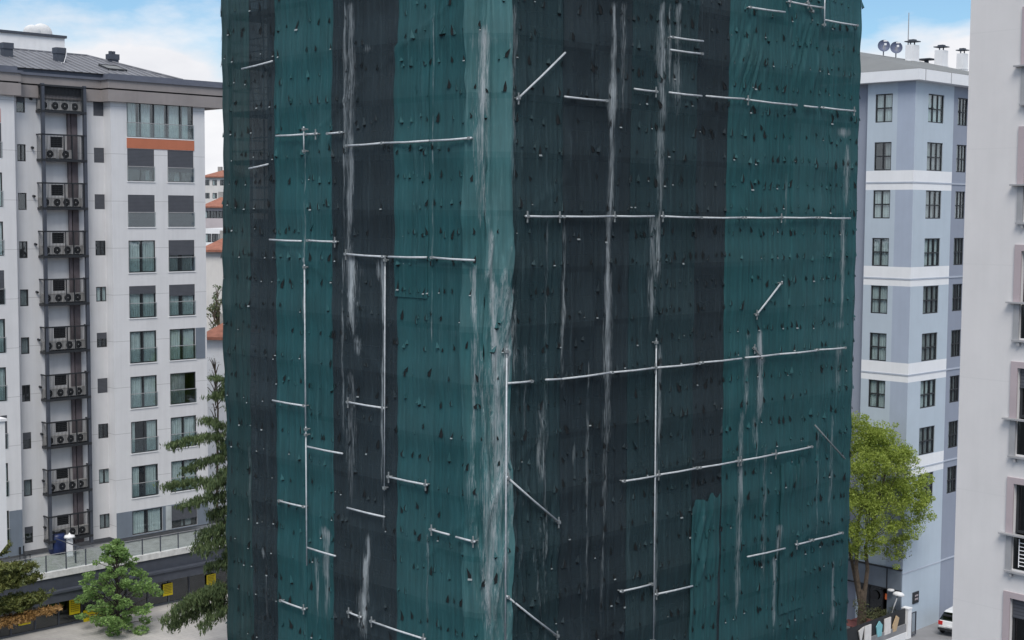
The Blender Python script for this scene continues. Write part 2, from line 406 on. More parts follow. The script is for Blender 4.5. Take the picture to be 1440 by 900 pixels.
def stain_at(s, z):
    a = np.zeros_like(s)
    for i, (s_, za, zb, w, k, wav) in enumerate(STAIN):
        c = s_ + wav*1.3*(vnoise(z*.3+i*7.3, z*0+i, 50+i)-.5)*2
        ww = w*(.55+.9*vnoise(z*.7+i*3.1, z*0+i*5, 90+i))
        h = np.clip((za-z)/.25, 0, 1)*np.clip((z-zb)/(.25*(za-zb)+.15), 0, 1)
        body = k*np.exp(-np.abs((s-c)/(ww*1.25))**1.5)*h
        a = 1-(1-a)*(1-np.clip(body, 0, 1))
    return a

def net_mat(name, base, light, thru, var=.25):
    m, nt, ns, ls, out = new_mat(name)
    b = N(ns, 'ShaderNodeBsdfPrincipled'); b.inputs['Roughness'].default_value = .75; b.inputs['Specular IOR Level'].default_value = .25
    v = mapped(ns, ls, (1, 1, 1)); vs = mapped(ns, ls, (9, 9, .35)); vf = mapped(ns, ls, (30, 30, .9)); vw = mapped(ns, ls, (3.5, 3.5, .2))
    f1 = noise(ns, ls, v, .6, 4); f2 = noise(ns, ls, vs, 1, 4, .65); f3 = noise(ns, ls, vf, 1, 3, .7); f4 = noise(ns, ls, vw, 1, 4)
    lo = tuple(x*(1-var) for x in base[:3])+(1,); hi = tuple(x*(1+var) for x in base[:3])+(1,)
    c = ramp(ns, ls, mth(ns, ls, 'ADD', mth(ns, ls, 'MULTIPLY', f1, .5), mth(ns, ls, 'MULTIPLY', f2, .5)), [(.36, lo), (.64, hi)])
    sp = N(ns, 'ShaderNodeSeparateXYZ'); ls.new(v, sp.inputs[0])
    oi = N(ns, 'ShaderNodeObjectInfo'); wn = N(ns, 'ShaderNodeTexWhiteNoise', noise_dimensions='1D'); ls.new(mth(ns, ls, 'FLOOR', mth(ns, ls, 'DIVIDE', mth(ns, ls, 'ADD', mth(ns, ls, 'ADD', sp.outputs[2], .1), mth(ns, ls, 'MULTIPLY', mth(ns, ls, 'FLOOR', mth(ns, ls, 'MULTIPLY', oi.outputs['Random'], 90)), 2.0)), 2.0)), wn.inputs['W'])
    c = mix(ns, ls, mth(ns, ls, 'ADD', mth(ns, ls, 'MULTIPLY', wn.outputs['Value'], .10), mth(ns, ls, 'MULTIPLY', mth(ns, ls, 'POWER', mth(ns, ls, 'FRACT', mth(ns, ls, 'DIVIDE', mth(ns, ls, 'SUBTRACT', 40.1, sp.outputs[2]), 2.0)), 2.0), .08)), c, light)  # random tone per lift; deck shading painted into the cloth as a gradient
    # general dusting in fine vertical streaks
    d = mth(ns, ls, 'MULTIPLY', ramp(ns, ls, f2, [(.5, 0.0), (.75, 1.0)]), ramp(ns, ls, f4, [(.48, 0.0), (.72, 1.0)]))
    c = mix(ns, ls, mth(ns, ls, 'MULTIPLY', d, .42), c, light)
    at = N(ns, 'ShaderNodeAttribute', attribute_name='stain_and_ridge_light')
    sk = mth(ns, ls, 'ADD', mth(ns, ls, 'MULTIPLY', f3, .55), mth(ns, ls, 'MULTIPLY', noise(ns, ls, mapped(ns, ls, (14, 14, 1.1)), 1, 4, .75), .45))
    gate = mth(ns, ls, 'MULTIPLY', at.outputs['Fac'], 4.0, True)
    k = mth(ns, ls, 'ADD', mth(ns, ls, 'MULTIPLY', at.outputs['Fac'], 1.25), mth(ns, ls, 'MULTIPLY', mth(ns, ls, 'MULTIPLY', mth(ns, ls, 'SUBTRACT', sk, .5), 4.2), gate))
    k = mth(ns, ls, 'MULTIPLY', mth(ns, ls, 'SUBTRACT', k, .24), .92, True)
    c = mix(ns, ls, k, c, (.31, .345, .365, 1))
    ls.new(c, b.inputs['Base Color'])
    bp = N(ns, 'ShaderNodeBump'); bp.inputs['Strength'].default_value = .8; bp.inputs['Distance'].default_value = .05
    h = mth(ns, ls, 'ADD', mth(ns, ls, 'MULTIPLY', f4, 1.5), mth(ns, ls, 'MULTIPLY', f2, .6)); ls.new(h, bp.inputs['Height'])
    ls.new(bp.outputs[0], b.inputs['Normal'])
    t = N(ns, 'ShaderNodeBsdfTransparent'); mx = N(ns, 'ShaderNodeMixShader')
    tf = mth(ns, ls, 'MULTIPLY', thru, mth(ns, ls, 'SUBTRACT', 1.0, k, True))
    ls.new(tf, mx.inputs[0]); ls.new(b.outputs[0], mx.inputs[1]); ls.new(t.outputs[0], mx.inputs[2]); ls.new(mx.outputs[0], out.inputs[0])
    return m
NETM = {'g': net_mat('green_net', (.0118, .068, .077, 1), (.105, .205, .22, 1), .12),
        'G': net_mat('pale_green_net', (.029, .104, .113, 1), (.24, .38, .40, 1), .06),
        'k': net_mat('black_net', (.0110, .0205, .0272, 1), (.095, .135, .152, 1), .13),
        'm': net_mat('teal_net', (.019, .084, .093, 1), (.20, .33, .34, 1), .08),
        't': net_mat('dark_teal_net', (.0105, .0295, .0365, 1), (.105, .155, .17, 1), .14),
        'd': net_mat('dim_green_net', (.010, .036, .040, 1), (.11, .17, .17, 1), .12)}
m_hole = mat('net_slit', (.006, .008, .010, 1), .9, .2, 5)
m_flap = {k: v for k, v in NETM.items()}

ZLO, ZHI, LIFT = 1.0, 39.0, 2.0
RIDGE = [None]
def net_out(s, z, fold, seed):
    RIDGE[0] = np.zeros_like(s)
    o = .018*np.sin(z/LIFT*2*np.pi+.6) * (.5+vnoise(s*.4, z*.3, seed))
    o = o + .10*(vnoise(s*.8, z*.18, seed+1)-.5)
    f = vnoise(s*4.2+vnoise(z*.25, z*0, 3)*1.5, z*.12, seed+2); f = 1-np.abs(2*f-1)
    o = o + fold*.07*f**2 + fold*.04*(vnoise(s*9, z*.2, seed+3)-.5)
    for a, b in CREASE:
        d, t, side = seg_dist(s, z, a, b)
        o = o + .035*np.exp(-(d/.08)**2); RIDGE[0] = RIDGE[0] + .10*np.exp(-(d/.06)**2)
        o = o
    for (cs, cz, rs, rz, ang, wl, amp) in ZONE:
        ds, dz = s-cs, z-cz; w = np.exp(-(ds/rs)**2-(dz/rz)**2)
        q = ds*math.cos(R(ang)) + dz*math.sin(R(ang))
        p_ = dz*math.cos(R(ang)) - ds*math.sin(R(ang))
        r = np.abs(2*vnoise(q/(wl*1.15)+31+.5*vnoise(p_*.5+9, q*0, seed+9), p_*.28+17, seed+int(abs(cs*7)))-1); o = o + amp*3.2*w*(1-r)**2; RIDGE[0] = RIDGE[0] + 6.5*amp*w*(1-r)**5
    return o

def pocket(mb, s, z, w, h, kind, base):
    """a slit where a tie pokes the cloth out: a small hood of cloth over a dark opening"""
    x, y, nx, ny = [float(v) for v in path_frame(np.array([s]))] if False else base
    tx, ty = -ny, nx
    def q(ds, dz, o): return (x + tx*ds + nx*(o+.0), y + ty*ds + ny*(o+.0), z+dz)
    lean = RNG.uniform(-.75, .75)*w
    if kind == 0:      # open slit: dark drop, hooded on one side
        sd = 1 if RNG.random() < .5 else -1
        mb.poly([q(lean, h*.5, .012), q(sd*w*.42, -h*.1, .02), q(sd*w*.25, -h*.45, .03), q(-sd*w*.3, -h*.42, .02), q(-sd*w*.2, 0, .012)], 1)
        mb.poly([q(lean, h*.55, .01), q(-sd*w*.2, 0, .05), q(-sd*w*.62, -h*.38, .01)], 0)
        mb.poly([q(-sd*w*.2, 0, .05), q(-sd*w*.3, -h*.42, .06), q(-sd*w*.62, -h*.38, .01)], 0)
    elif kind == 1:    # tent: two facets, dark mouth beneath
        B = q(lean*.4, -h*.3, RNG.uniform(.06, .13)); jl, jr = RNG.uniform(-.15, .2)*h, RNG.uniform(-.15, .2)*h; w *= RNG.uniform(.7, 1.1)
        mb.poly([q(lean, h*.55, .0), q(-w*.5, -h*.3+jl, .0), B], 0); mb.poly([q(lean, h*.55, .0), B, q(w*.5, -h*.3+jr, .0)], 0)
        mb.poly([q(-w*.5, -h*.3, .01), q(0, -h*.52, .01), q(w*.5, -h*.3, .01), B], 1)
    else:              # thin slit with a pale lip of lath under it
        mb.poly([q(lean, h*.5, .012), q(w*.3, -h*.2, .02), q(w*.15, -h*.4, .02), q(-w*.25, -h*.35, .02)], 1)
        mb.poly([q(-w*.3, -h*.40, .03), q(w*.35, -h*.40, .03), q(w*.35, -h*.55, .05), q(-w*.3, -h*.55, .05)], 2)

m_lip = mat('lath_end', (.24, .27, .28, 1), .7, .2, 8)
pocket_rng = np.random.RandomState(11)
def net_panel(s0, s1, kind, off, fold=.5, z0=ZLO, z1=ZHI, pockets=.8, label=None, seed=1, ragged=False, dx=0.0, lips=.10, wob=.05):
    """one width of debris netting hung down the scaffold"""
    ns_ = max(4, int((s1-s0)/.055)); nz = int((z1-z0)/.14)
    S, Zg = np.meshgrid(np.linspace(s0, s1, ns_+1), np.linspace(z0, z1, nz+1), indexing='ij')
    e = wob*(vnoise(Zg*.3, Zg*0+seed, seed+40)-.5) + wob*.6*(vnoise(Zg*1.7, Zg*0+seed, seed+41)-.5)
    S = S + e + dx*(Zg-26)
    if ragged:
        top = (Zg-z0)/(z1-z0); Zg = Zg + top**8*.5*(vnoise(S*3, S*0, seed+70)-.5)
    X, Y, nx, ny = path_frame(S)
    o = net_out(S, Zg, fold, 20) + off
    edge = np.minimum(S-S[0:1], S[-1:]-S); o = o - .02*np.exp(-(edge/.05)**2)
    V = np.stack([X+nx*o, Y+ny*o, Zg], -1).reshape(-1, 3)
    st = stain_at(S, Zg) + np.clip(RIDGE[0]*.8, 0, .40)  # real stains, plus fold ridges painted paler as if lit
    band = ((Zg+.35) % LIFT)/LIFT
    st = np.clip(st + .16*np.exp(-((band-.10)/.10)**2)*vnoise(S*.6, Zg*.5, 77)*(vnoise(S*1.7, Zg*.4, 78)), 0, 1).reshape(-1)
    idx = np.arange((ns_+1)*(nz+1)).reshape(ns_+1, nz+1)
    Q = np.stack([idx[:-1, :-1], idx[1:, :-1], idx[1:, 1:], idx[:-1, 1:]], -1).reshape(-1, 4)
    mb = MB()
    w = s1-s0; ncol = max(1, int(round(w/.62)))
    for zi in np.arange(4.3, z1-.3, 1.0):
        if zi < z0+.3: continue
        rowp = pockets*(1.15 if int(zi) % 2 else .95)
        for ci in range(ncol):
            if pocket_rng.rand() > rowp: continue
            for rep in range(2 if pocket_rng.rand() < .35 else 1):
                ss = s0 + w*(ci+.5+pocket_rng.uniform(-.25, .25))/ncol + rep*.22
                zz = zi + pocket_rng.normal()*.07
                i = int(np.clip(round((ss-s0)/w*ns_), 1, ns_-1)); j = int(np.clip(round((zz-z0)/(z1-z0)*nz), 1, nz-1))
                ob = float(o[i, j])+.006
                base = (float(X[i, j]+nx[i, j]*ob), float(Y[i, j]+ny[i, j]*ob), float(nx[i, j]), float(ny[i, j]))
                r = pocket_rng.rand()
                kd = 0 if r < .66 else (1 if r < 1-lips else 2)
                hh = pocket_rng.choice([.17, .21, .26, .34])*pocket_rng.uniform(.8, 1.25)
                pocket(mb, ss, float(Zg[i, j]), hh*pocket_rng.uniform(.4, .75), hh, kd, base)
    nv = len(V); me = bpy.data.meshes.new('net_panel')
    verts = V.tolist() + [list(p) for p in mb.v]
    faces = Q.tolist() + [[i+nv for i in f] for f in mb.f]
    me.from_pydata(verts, [], faces)
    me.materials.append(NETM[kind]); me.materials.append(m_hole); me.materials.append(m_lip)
    me.polygons.foreach_set('material_index', [0]*len(Q)+mb.m)
    me.polygons.foreach_set('use_smooth', [True]*len(Q)+[False]*len(mb.f))
    a = me.attributes.new('stain_and_ridge_light', 'FLOAT', 'POINT'); a.data.foreach_set('value', st.tolist()+[0.0]*len(mb.v))
    me.update()
    ob = bpy.data.objects.new('net_panel', me); COL.objects.link(ob); ob.parent = scaffold
    if label: ob['label'] = label
    return ob

sL = lambda px: hitL(px, 300)[0]
sR = lambda px: hitR(px, 300)[0]
G_, K_, T_ = 'green net strip', 'black net strip', 'dark teal net strip'
net_panel(0.3, sL(315)+.1, 'd', .0, .5, seed=1, pockets=.3, label='dark net on the far left return of the scaffold')
net_panel(sL(311), sL(329), 'd', .02, .9, seed=2, label=K_, pockets=.6, lips=.38)
net_panel(sL(326), sL(354), 'd', .04, 1.1, seed=3, label='dim green net strip', pockets=.9, lips=.3)
net_panel(sL(352), sL(390), 'k', .02, 1.3, seed=4, label=K_, pockets=.9, lips=.38)
net_panel(sL(388), sL(431), 'g', .05, .5, seed=5, label=G_)
net_panel(sL(429), sL(472), 'g', .03, .45, seed=6, label=G_)
net_panel(sL(469), sL(512), 'k', .05, .6, seed=7, label=K_, pockets=.45)
net_panel(sL(509), sL(564), 'k', .03, .45, seed=8, label=K_, pockets=.4)
net_panel(sL(561), sL(612), 'g', .06, .35, seed=9, label=G_)
net_panel(sL(610), sL(665), 'g', .04, .4, seed=10, label=G_)
cA, cB = CUM[2], CUM[3]
net_panel(cA-.12, cA+.62, 'm', .08, 1.9, seed=11, wob=.16, label='pale green net strip wrapped round the corner', pockets=.6)
net_panel(cA+.58, cB+.04, 'G', .06, 2.2, seed=12, wob=.2, label='pale green net strip wrapped round the corner', pockets=.4)
net_panel(cB-.02, sR(790), 't', .03, .8, seed=13, label=T_)
net_panel(sR(788), sR(834), 'k', .05, .8, seed=14, label=K_, pockets=.55)
net_panel(sR(831), sR(887), 'k', .03, .7, seed=15, label=K_, pockets=.55)
net_panel(sR(884), sR(928), 't', .06, .6, seed=16, label=T_)
net_panel(sR(925), sR(977), 't', .04, .6, seed=17, label=T_)
net_panel(sR(974), sR(1024), 'k', .03, .4, seed=18, label=K_, pockets=.7)
net_panel(sR(1020), sR(1073), 'g', .05, .5, seed=19, label=G_)
net_panel(sR(1070), sR(1114), 'g', .03, .5, seed=20, label=G_)
net_panel(sR(1111), sR(1161), 'g', .05, .45, seed=21, label=G_)
net_panel(sR(1158), CUM[4]+.1, 'g', .03, .5, seed=22, label=G_)
net_panel(CUM[4]-.05, CUM[5]-.3, 'g', .0, .5, seed=23, pockets=.3, label='green net on the far right return of the scaffold')
# patches hung over older net
a0 = hitR(968, 705); a1 = hitR(1008, 700)
net_panel(a0[0], a1[0], 'g', .11, 1.0, ZLO, a0[1], .8, 'short green net patch hung over the black strip', 31, True)
b0 = hitR(1096, 655); b1 = hitR(1132, 650)
net_panel(b0[0], b1[0], 'g', .10, .9, b0[1]-6.5, b0[1], .5, 'short green net patch with frayed top edge', 32, True)
c0 = hitL(558, 65); c1 = hitL(606, 65)
net_panel(c0[0], c1[0], 'g', .10, .5, c0[1]-9, c0[1], .7, 'green net patch with frayed top edge', 33, True)

# frame behind the net
def inset(d): return [(RET, YL-d), (d, YL-d), (d, CH+d*.414), (CH+d*.414, d), (XR-d, d), (XR-d, RET)]
for i, zd in enumerate(np.arange(2.0, 38.1, LIFT)):
    mb = MB(); a = inset(.30); b = inset(1.0)
    for j in range(5):
        for (zz, fl) in ((zd, 1), (zd-.06, -1)):
            q = [(*a[j], zz), (*a[j+1], zz), (*b[j+1], zz), (*b[j], zz)]; mb.poly(q[::fl])
        mb.poly([(*a[j], zd-.06), (*a[j+1], zd-.06), (*a[j+1], zd+.12), (*a[j], zd+.12)])
    mb.build('deck', m_wood, scaffold)
    mb = MB(); a = inset(.2)
    for hz in (.5, 1.0):
        for j in range(5): mb.tube([(*a[j], zd+hz), (*a[j+1], zd+hz)], .028, 6)
    mb.build('guard_rail', m_charcoal, scaffold)
pa = inset(.24)
for j in range(5):
    n = max(1, int(round(math.dist(pa[j], pa[j+1])/2.6)))
    for k in range(n):
        x = pa[j][0]+(pa[j+1][0]-pa[j][0])*k/n; y = pa[j][1]+(pa[j+1][1]-pa[j][1])*k/n
        mb = MB(); mb.tube([(x, y, 0), (x, y, 38.6)], .03, 6); mb.build('standard', m_charcoal, scaffold)

# tubes clamped outside the net
TUBES = [(340,97,383,86),(350,237,377,231),(388,191,427,189),(428,189,446,188),(459,188,481,186),(427,178,427.5,216),
 (486,205,540,201),(540,201,603,198),(605,198,663,194),(379,337,424,339),(431,338,473,340),(484,357,541,361),(546,361,600,362),(605,362,667,366),
 (383,563,430,571),(487,565,541,574),(432,628,482,638),(544,670,601,682),(391,704,429,713),(488,714,541,727),(432,770,472,782),(604,744,632,752),(641,755,668,762),
 (393,844,429,857),(488,860,508,868),(520,873,598,899),(428,372,430,615),(430,600,431.5,795),(541.5,362,540.5,690),
 (727,140,795,74),(794,136,855,142),(892,125,925,129),(941,130,987,135),(993,135,1047,139),(1050,140,1121,148),(1131,149,1150,151),(1155,151,1203,156),
 (943,52,989,58),(943,70,989,76),(1053,10,1104,17),(1109,2,1158,11),(1135,2,1144,18),(1160,28,1207,36),(1160,-10,1159.3,38),
 (739,304,790,304.5),(790,304.5,862,304),(862,304,920,304),(930,304,988,306),(988,306,1046,306),(1046,306,1101,306),(1101,306,1150,306),(1150,306,1196,307),
 (714,539,750,536),(767,534,790,533),(790,533,858,524),(858,524,924,517),(924,517,985,511),(985,510,1043,504),(1048,503,1096,498),(1096,498,1148,493),(1148,492,1190,489),
 (1063,444,1100,396),(1060,488,1072,505),(712,670,788,736),(712,838,786,896),(875,677,924,669),(924,668,982,658),(982,658,1040,648),(1040,648,1093,638),(1093,638,1143,628),
 (1146,598,1188,645),(1051,783,1104,771),(1119,766,1140,761),(1141,760,1186,749),(872,832,919,821),(921,836,974,824),(923,478,919,905),(712.6,490,710.5,905)]
DIM = {(1060,488,1072,505), (1135,2,1144,18), (1146,598,1188,645)}
m_steel_d = mat('grimy_steel', (.2, .22, .23, 1), .6, .2, 6)
for (xa, ya, xb, yb) in TUBES:
    right = (xa+xb)/2 > 705
    def p3(px, py, o):
        if right:
            x, z = SG.A(px, py, -o); return Vector((x, -o, z))
        y, z = SG.B(px, py, -o); return Vector((-o, y, z))
    o = .24
    A, B = p3(xa, ya, o), p3(xb, yb, o)
    thin = abs(xa-xb) < 6
    L = (B-A).length
    mid = (A+B)/2 + Vector((0, 0, -.006*L))
    mb = MB(); mb.tube([A, mid, B], (.022 if xa > 540 and xa < 542 else .028) if thin else .038, 8)
    t = mb.build('scaffold_tube', m_steel_d if (xa, ya, xb, yb) in DIM else m_steel, scaffold, smooth=True)
    for e, q in ((A, 1), (B, -1)):
        if RNG.random() < .55:
            d = (B-A).normalized()*q; c = e + d*.10; mb = MB()
            k = .055; mb.box((c.x-k, c.y-k, c.z-k*.9), (c.x+k, c.y+k, c.z+k*.9))
            nn = Vector((0, 1, 0)) if right else Vector((1, 0, 0))
            mb.tube([c, c+nn*.2], .03, 6)
            if RNG.random() < .4: mb.tube([c+Vector((0, 0, -.22)), c+Vector((0, 0, .18))], .03, 6)
            mb.build('coupler', m_steel_d, t)
# the unfinished tower inside
core = thing('tower_block', 'bare concrete tower block standing inside the netted scaffold', 'building', SG.o, SG.a)
mb = MB(); D = 1.35
opsA = [(D+1.2+k*3.4, D+2.8+k*3.4, z, z+1.5) for k in range(6) for z in np.arange(1, 35, 3.0) if D+2.8+k*3.4 < XR-D]
opsB = [(D+1.2+k*3.4, D+2.8+k*3.4, z, z+1.5) for k in range(4) for z in np.arange(1, 35, 3.0) if D+2.8+k*3.4 < YL-D]
wall(mb, PA(D), D, XR-D, 0, 37.5, opsA, 0, 1, .2, .8); wall(mb, PB(D), D, YL-D, 0, 37.5, opsB, 0, 1, .2, .8)
mb.poly([(XR-D, D, 0), (XR-D, YL-D, 0), (XR-D, YL-D, 37.5), (XR-D, D, 37.5)]); mb.poly([(D, YL-D, 0), (XR-D, YL-D, 0), (XR-D, YL-D, 37.5), (D, YL-D, 37.5)])
mb.poly([(D, D, 37.5), (XR-D, D, 37.5), (XR-D, YL-D, 37.5), (D, YL-D, 37.5)])
mb.build('wall', [mat('raw_concrete', (.13, .145, .155, 1), .85, .15, 2), m_dark], core)
#%%PART2
# ================================================================== LEFT: APARTMENT BLOCK
P0 = at_y(225, 300, 96.0)
_l = Grid((P0.x, P0.y), THETA)
x158 = _l.A(157.5, 300)[0]
LG = Grid(_l.Wd(x158, 0), THETA)            # x=0 at the left edge of the projecting wing, y=0 its front
A = LG.A
apt = thing('apartment_block', 'pale grey panel apartment block with black steel service balconies and dark hipped metal roof', 'building', LG.o, LG.a)
RECY, LBY = .95, .25
xR = A(290, 400)[0]                          # right end of the wing
xLB = A(23, 300, LBY)[0]                      # right edge of the left bay
zTop = A(165, 143)[1]; zFT = A(165, 113.5)[1]
zTer = 4.15
rows = [A(198, 274)[1] - i*(A(198, 274)[1]-A(198, 655)[1])/6 for i in range(-2, 8)]   # window heads, top floor down
FH = rows[0]-rows[1]
def ax(px, py=400, y0=0): return A(px, py, y0)[0]
wl0, wl1, wr0, wr1 = ax(181, 360), ax(218.5, 360), ax(237.3, 360), ax(273.5, 360)
WH = A(198, 340)[1]-A(198, 385)[1]
ops = [(wl0, wr1, rows[0]-WH-.15, rows[0]+.1)]
for i in range(1, 9): ops += [(wl0, wl1, rows[i]-WH, rows[i]), (wr0, wr1, rows[i]-WH, rows[i])]
ops += [(wl0, wl1+.3, zTer+.08, rows[9]), (wr0, wr1, zTer+.08, rows[9]-.05)]
mb = MB(); zg = A(198, 729)[1]
zone = [(zTer, rows[8]-WH-.85, 2)]
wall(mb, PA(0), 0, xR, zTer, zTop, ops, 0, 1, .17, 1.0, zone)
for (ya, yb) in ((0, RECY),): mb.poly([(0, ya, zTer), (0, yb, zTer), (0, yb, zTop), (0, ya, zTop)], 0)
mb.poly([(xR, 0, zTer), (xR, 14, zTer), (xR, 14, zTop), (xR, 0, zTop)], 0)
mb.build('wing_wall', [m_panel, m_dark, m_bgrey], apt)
WS = [dict(curt=[(0, .14), (.19, .36), (.42, .58), (.64, .80), (.84, .93)], cols=5),
      (dict(shut=.62, curt=[(.70, .86)], cm=m_curtain2), dict(shut=.66, curt=[(.3, .5)], cm=m_curtain2)),
      (dict(shut=.97), dict(shut=.97)),
      (dict(curt=[(.02, .44), (.55, .98)]), dict(shut=.45, curt=[(.05, .4), (.5, .95)], cm=m_curtain2)),
      (dict(shut=.22, curt=[(.02, .42), (.54, .98)]), dict(shut=.33, curt=[(.02, .4), (.55, .98)])),
      (dict(curt=[(.02, .43), (.53, .98)]), dict(curt=[(.02, .46), (.54, .98)])),
      (dict(curt=[(.02, .45), (.54, .98)]), dict(cols=1, curt=[(.05, .6)], cm=m_curtain2)),
      (dict(curt=[(.02, .18), (.62, .98)]), dict(curt=[(.02, .45), (.54, .98)])),
      (dict(curt=[(.02, .3), (.52, .98)], ), dict(curt=[(.02, .45), (.54, .98)]))]
window(apt, PA(0), *ops[0], bal=True, dep=.08, **WS[0])
for i in range(1, 9):
    for j in range(2):
        window(apt, PA(0), *ops[2*i-1+j], bal=True, **WS[i][j])
window(apt, PA(0), *ops[17], cols=2, curt=[(.02, .42), (.5, .95)])
window(apt, PA(0), *ops[18], cols=2, shut=.62, curt=[(.4, .8)], cm=m_curtain2)
mb = MB()                                          # orange spandrel and white pier between the second-row windows
mb.pbox(PA(0), wl0-.03, wr1+.05, ops[1][3]+.03, ops[0][2]-.03, .0, .035); mb.build('spandrel_panel', m_orange, apt)
for i in range(1, 9):
    for k in (2*i-1, 2*i):
        mb = MB(); mb.pbox(PA(0), ops[k][0]-.05, ops[k][1]+.05, ops[k][2]-.06, ops[k][2], -.1, .05); mb.build('sill', m_white, apt)
mb = MB(); mb.pbox(PA(0), ops[0][0]-.03, ops[0][1]+.03, ops[0][2]-.04, ops[0][2]+.02, -.1, .045); mb.build('sill', m_white, apt)
gx = ax(288.3, 490); mb = MB(); mb.pbox(PA(0), ops[10][1]+.02, gx, ops[10][2], ops[10][3], .0, .03); mb.build('grey_cladding_panel', m_bgrey, apt)
mb = MB(); mb.pbox(PA(0), wl1+.55, wr0-.04, zTer+.05, rows[9], .002, .04); mb.build('ground_floor_panel', mat('weathered_panel', (.42, .45, .46, 1), .7, .2, 1.5, streak=.3), apt)

# recessed wall with small windows
xa0, xa1 = ax(26, 300, RECY), ax(38, 300, RECY); xb0, xb1 = ax(133.5, 300, RECY), ax(150, 300, RECY)
zb = A(138, 142, RECY)[1]; hb = (A(138, 142, RECY)[1]-A(140, 724, RECY)[1])/9; wh = A(138, 210, RECY)[1]-A(138, 231, RECY)[1]
za = A(28, 134, RECY)[1]; ha = (A(28, 134, RECY)[1]-A(38, 741, RECY)[1])/9; wha = A(28, 204, RECY)[1]-A(28, 228, RECY)[1]
ops2 = [(xa0, xa1, za-i*ha-wha, za-i*ha) for i in range(10)] + [(xb0, xb1, zb-i*hb-wh, zb-i*hb) for i in range(10)]
xm0, xm1 = ax(73, 300, RECY), ax(90, 300, RECY)        # dark louvres behind the balconies
zpt, zpb = A(90, 156, .3)[1], A(93, 757, .3)[1]; hp = (zpt-zpb)/9
ops2 += [(xm0, xm1, zpt-i*hp+.75, zpt-i*hp+1.45) for i in range(10)]
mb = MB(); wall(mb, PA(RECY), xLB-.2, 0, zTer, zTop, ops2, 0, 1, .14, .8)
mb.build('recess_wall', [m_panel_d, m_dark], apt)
for i, o in enumerate(ops2[:20]):
    k = RNG.random(); cols = 2 if (i >= 10 or k < .2) else 1
    kw = dict(shut=.97) if k > .9 else (dict(curt=[(.05, .45), (.55, .95)]) if i in (11, 14, 18) else (dict(shut=.35) if k > .6 else (dict(curt=[(.1, .9)], cm=m_curtain2) if k > .45 else {})))
    window(apt, PA(RECY), *o, dep=.1, cols=cols, bar=.05, **kw)
for o in ops2[20:]:
    z = o[2]; mb = MB()
    while z < o[3]-.05: mb.pbox(PA(RECY), o[0], o[1], z, z+.05, -.1, -.04); z += .12
    mb.build('louvre', m_black, apt)
for i in range(10):                                      # little wall vents
    x, z = ax(46+i*.95, 340, RECY), A(44, 139, RECY)[1]-i*ha
    mb = MB(); mb.tube([(x, RECY, z), (x, RECY-.22, z-.03)], .075, 8); mb.build('vent_pipe', m_black, apt)
# left bay
mb = MB(); xl0 = xLB-9
lx1 = ax(4.2, 300, LBY); lx0 = lx1-1.6
rowl = [A(3, 300, LBY)[1]+FH*1.13+FH-.9-FH*k for k in range(-1, 9)]
ops3 = [(lx0, lx1, z-WH, z) for z in rowl if z < zTop-.1 and z-WH > zTer+.2]
wall(mb, PA(LBY), xl0, xLB, zTer, zTop, ops3, 0, 1, .17, .9, [(zTer, zTer+2.9, 2)])
mb.poly([(xLB, LBY, zTer), (xLB, RECY, zTer), (xLB, RECY, zTop), (xLB, LBY, zTop)], 0)
mb.build('bay_wall', [m_panel, m_dark, m_bgrey], apt)
for k, o in enumerate(ops3): window(apt, PA(LBY), *o, cols=2, bal=True, **(dict(curt=[(.5, .98)]) if k % 3 else dict(shut=.5)))
mb = MB(); mb.pbox(PA(LBY), lx0, lx1, ops3[1][2]-.75, ops3[1][2]-.05, 0, .035) if False else mb.pbox(PA(LBY), lx0, lx1-.05, rowl[1]+.05, rowl[1]+.9, 0, .035); mb.build('spandrel_panel', m_orange, apt)

# fascia following the stepped front
plan = [(xl0, LBY), (xLB, LBY), (xLB, RECY), (0, RECY), (0, 0), (ax(309, 140), 0)]
def offset(pl, d):
    o = []
    for i, (x, y) in enumerate(pl):
        if i in (1, 2): o.append((x+(d if i < 3 else 0), y-d))
        elif i in (3, 4): o.append((x-d, y-d))
        elif i == len(pl)-1: o.append((x+d, y-d))
        else: o.append((x, y-d))
    return o
zm = A(165, 126)[1]
def ring(mb, pl, d0, d1, z0, z1, mi=0):
    a, b = offset(pl, d0), offset(pl, d1)
    for i in range(len(pl)-1):
        mb.poly([(*b[i], z0), (*b[i+1], z0), (*b[i+1], z1), (*b[i], z1)], mi)
        mb.poly([(*a[i], z0), (*a[i+1], z0), (*b[i+1], z0), (*b[i], z0)], mi); mb.poly([(*b[i], z1), (*b[i+1], z1), (*a[i+1], z1), (*a[i], z1)], mi)
    for i in (0, len(pl)-1): mb.poly([(*a[i], z0), (*b[i], z0), (*b[i], z1), (*a[i], z1)], mi)
mb = MB(); D0 = .32
ring(mb, plan, -.6, D0, zTop-.02, zm-.05); ring(mb, plan, -.6, D0, zm+.05, zFT); ring(mb, plan, -.6, D0-.12, zm-.06, zm+.06, 1)
xe = ax(309, 140)+D0
mb.poly([(xe, -D0, zTop-.02), (xe, 14, zTop-.02), (xe, 14, zFT), (xe, -D0, zFT)]); mb.poly([(xR-.2, -.1, zTop-.015), (xe, -.1, zTop-.015), (xe, 14, zTop-.015), (xR-.2, 14, zTop-.015)])
mb.build('fascia', [m_fascia, m_dark], apt)
mb = MB(); ring(mb, plan, -.7, D0+.1, zFT, zFT+.16)
ring(mb, plan, -.9, D0-.15, zFT+.16, zFT+.42); mb.poly([(xe, -D0, zFT), (xe, 14, zFT), (xe, 14, zFT+.4), (xe, -D0, zFT+.4)])
mb.build('gutter', m_gutter, apt)
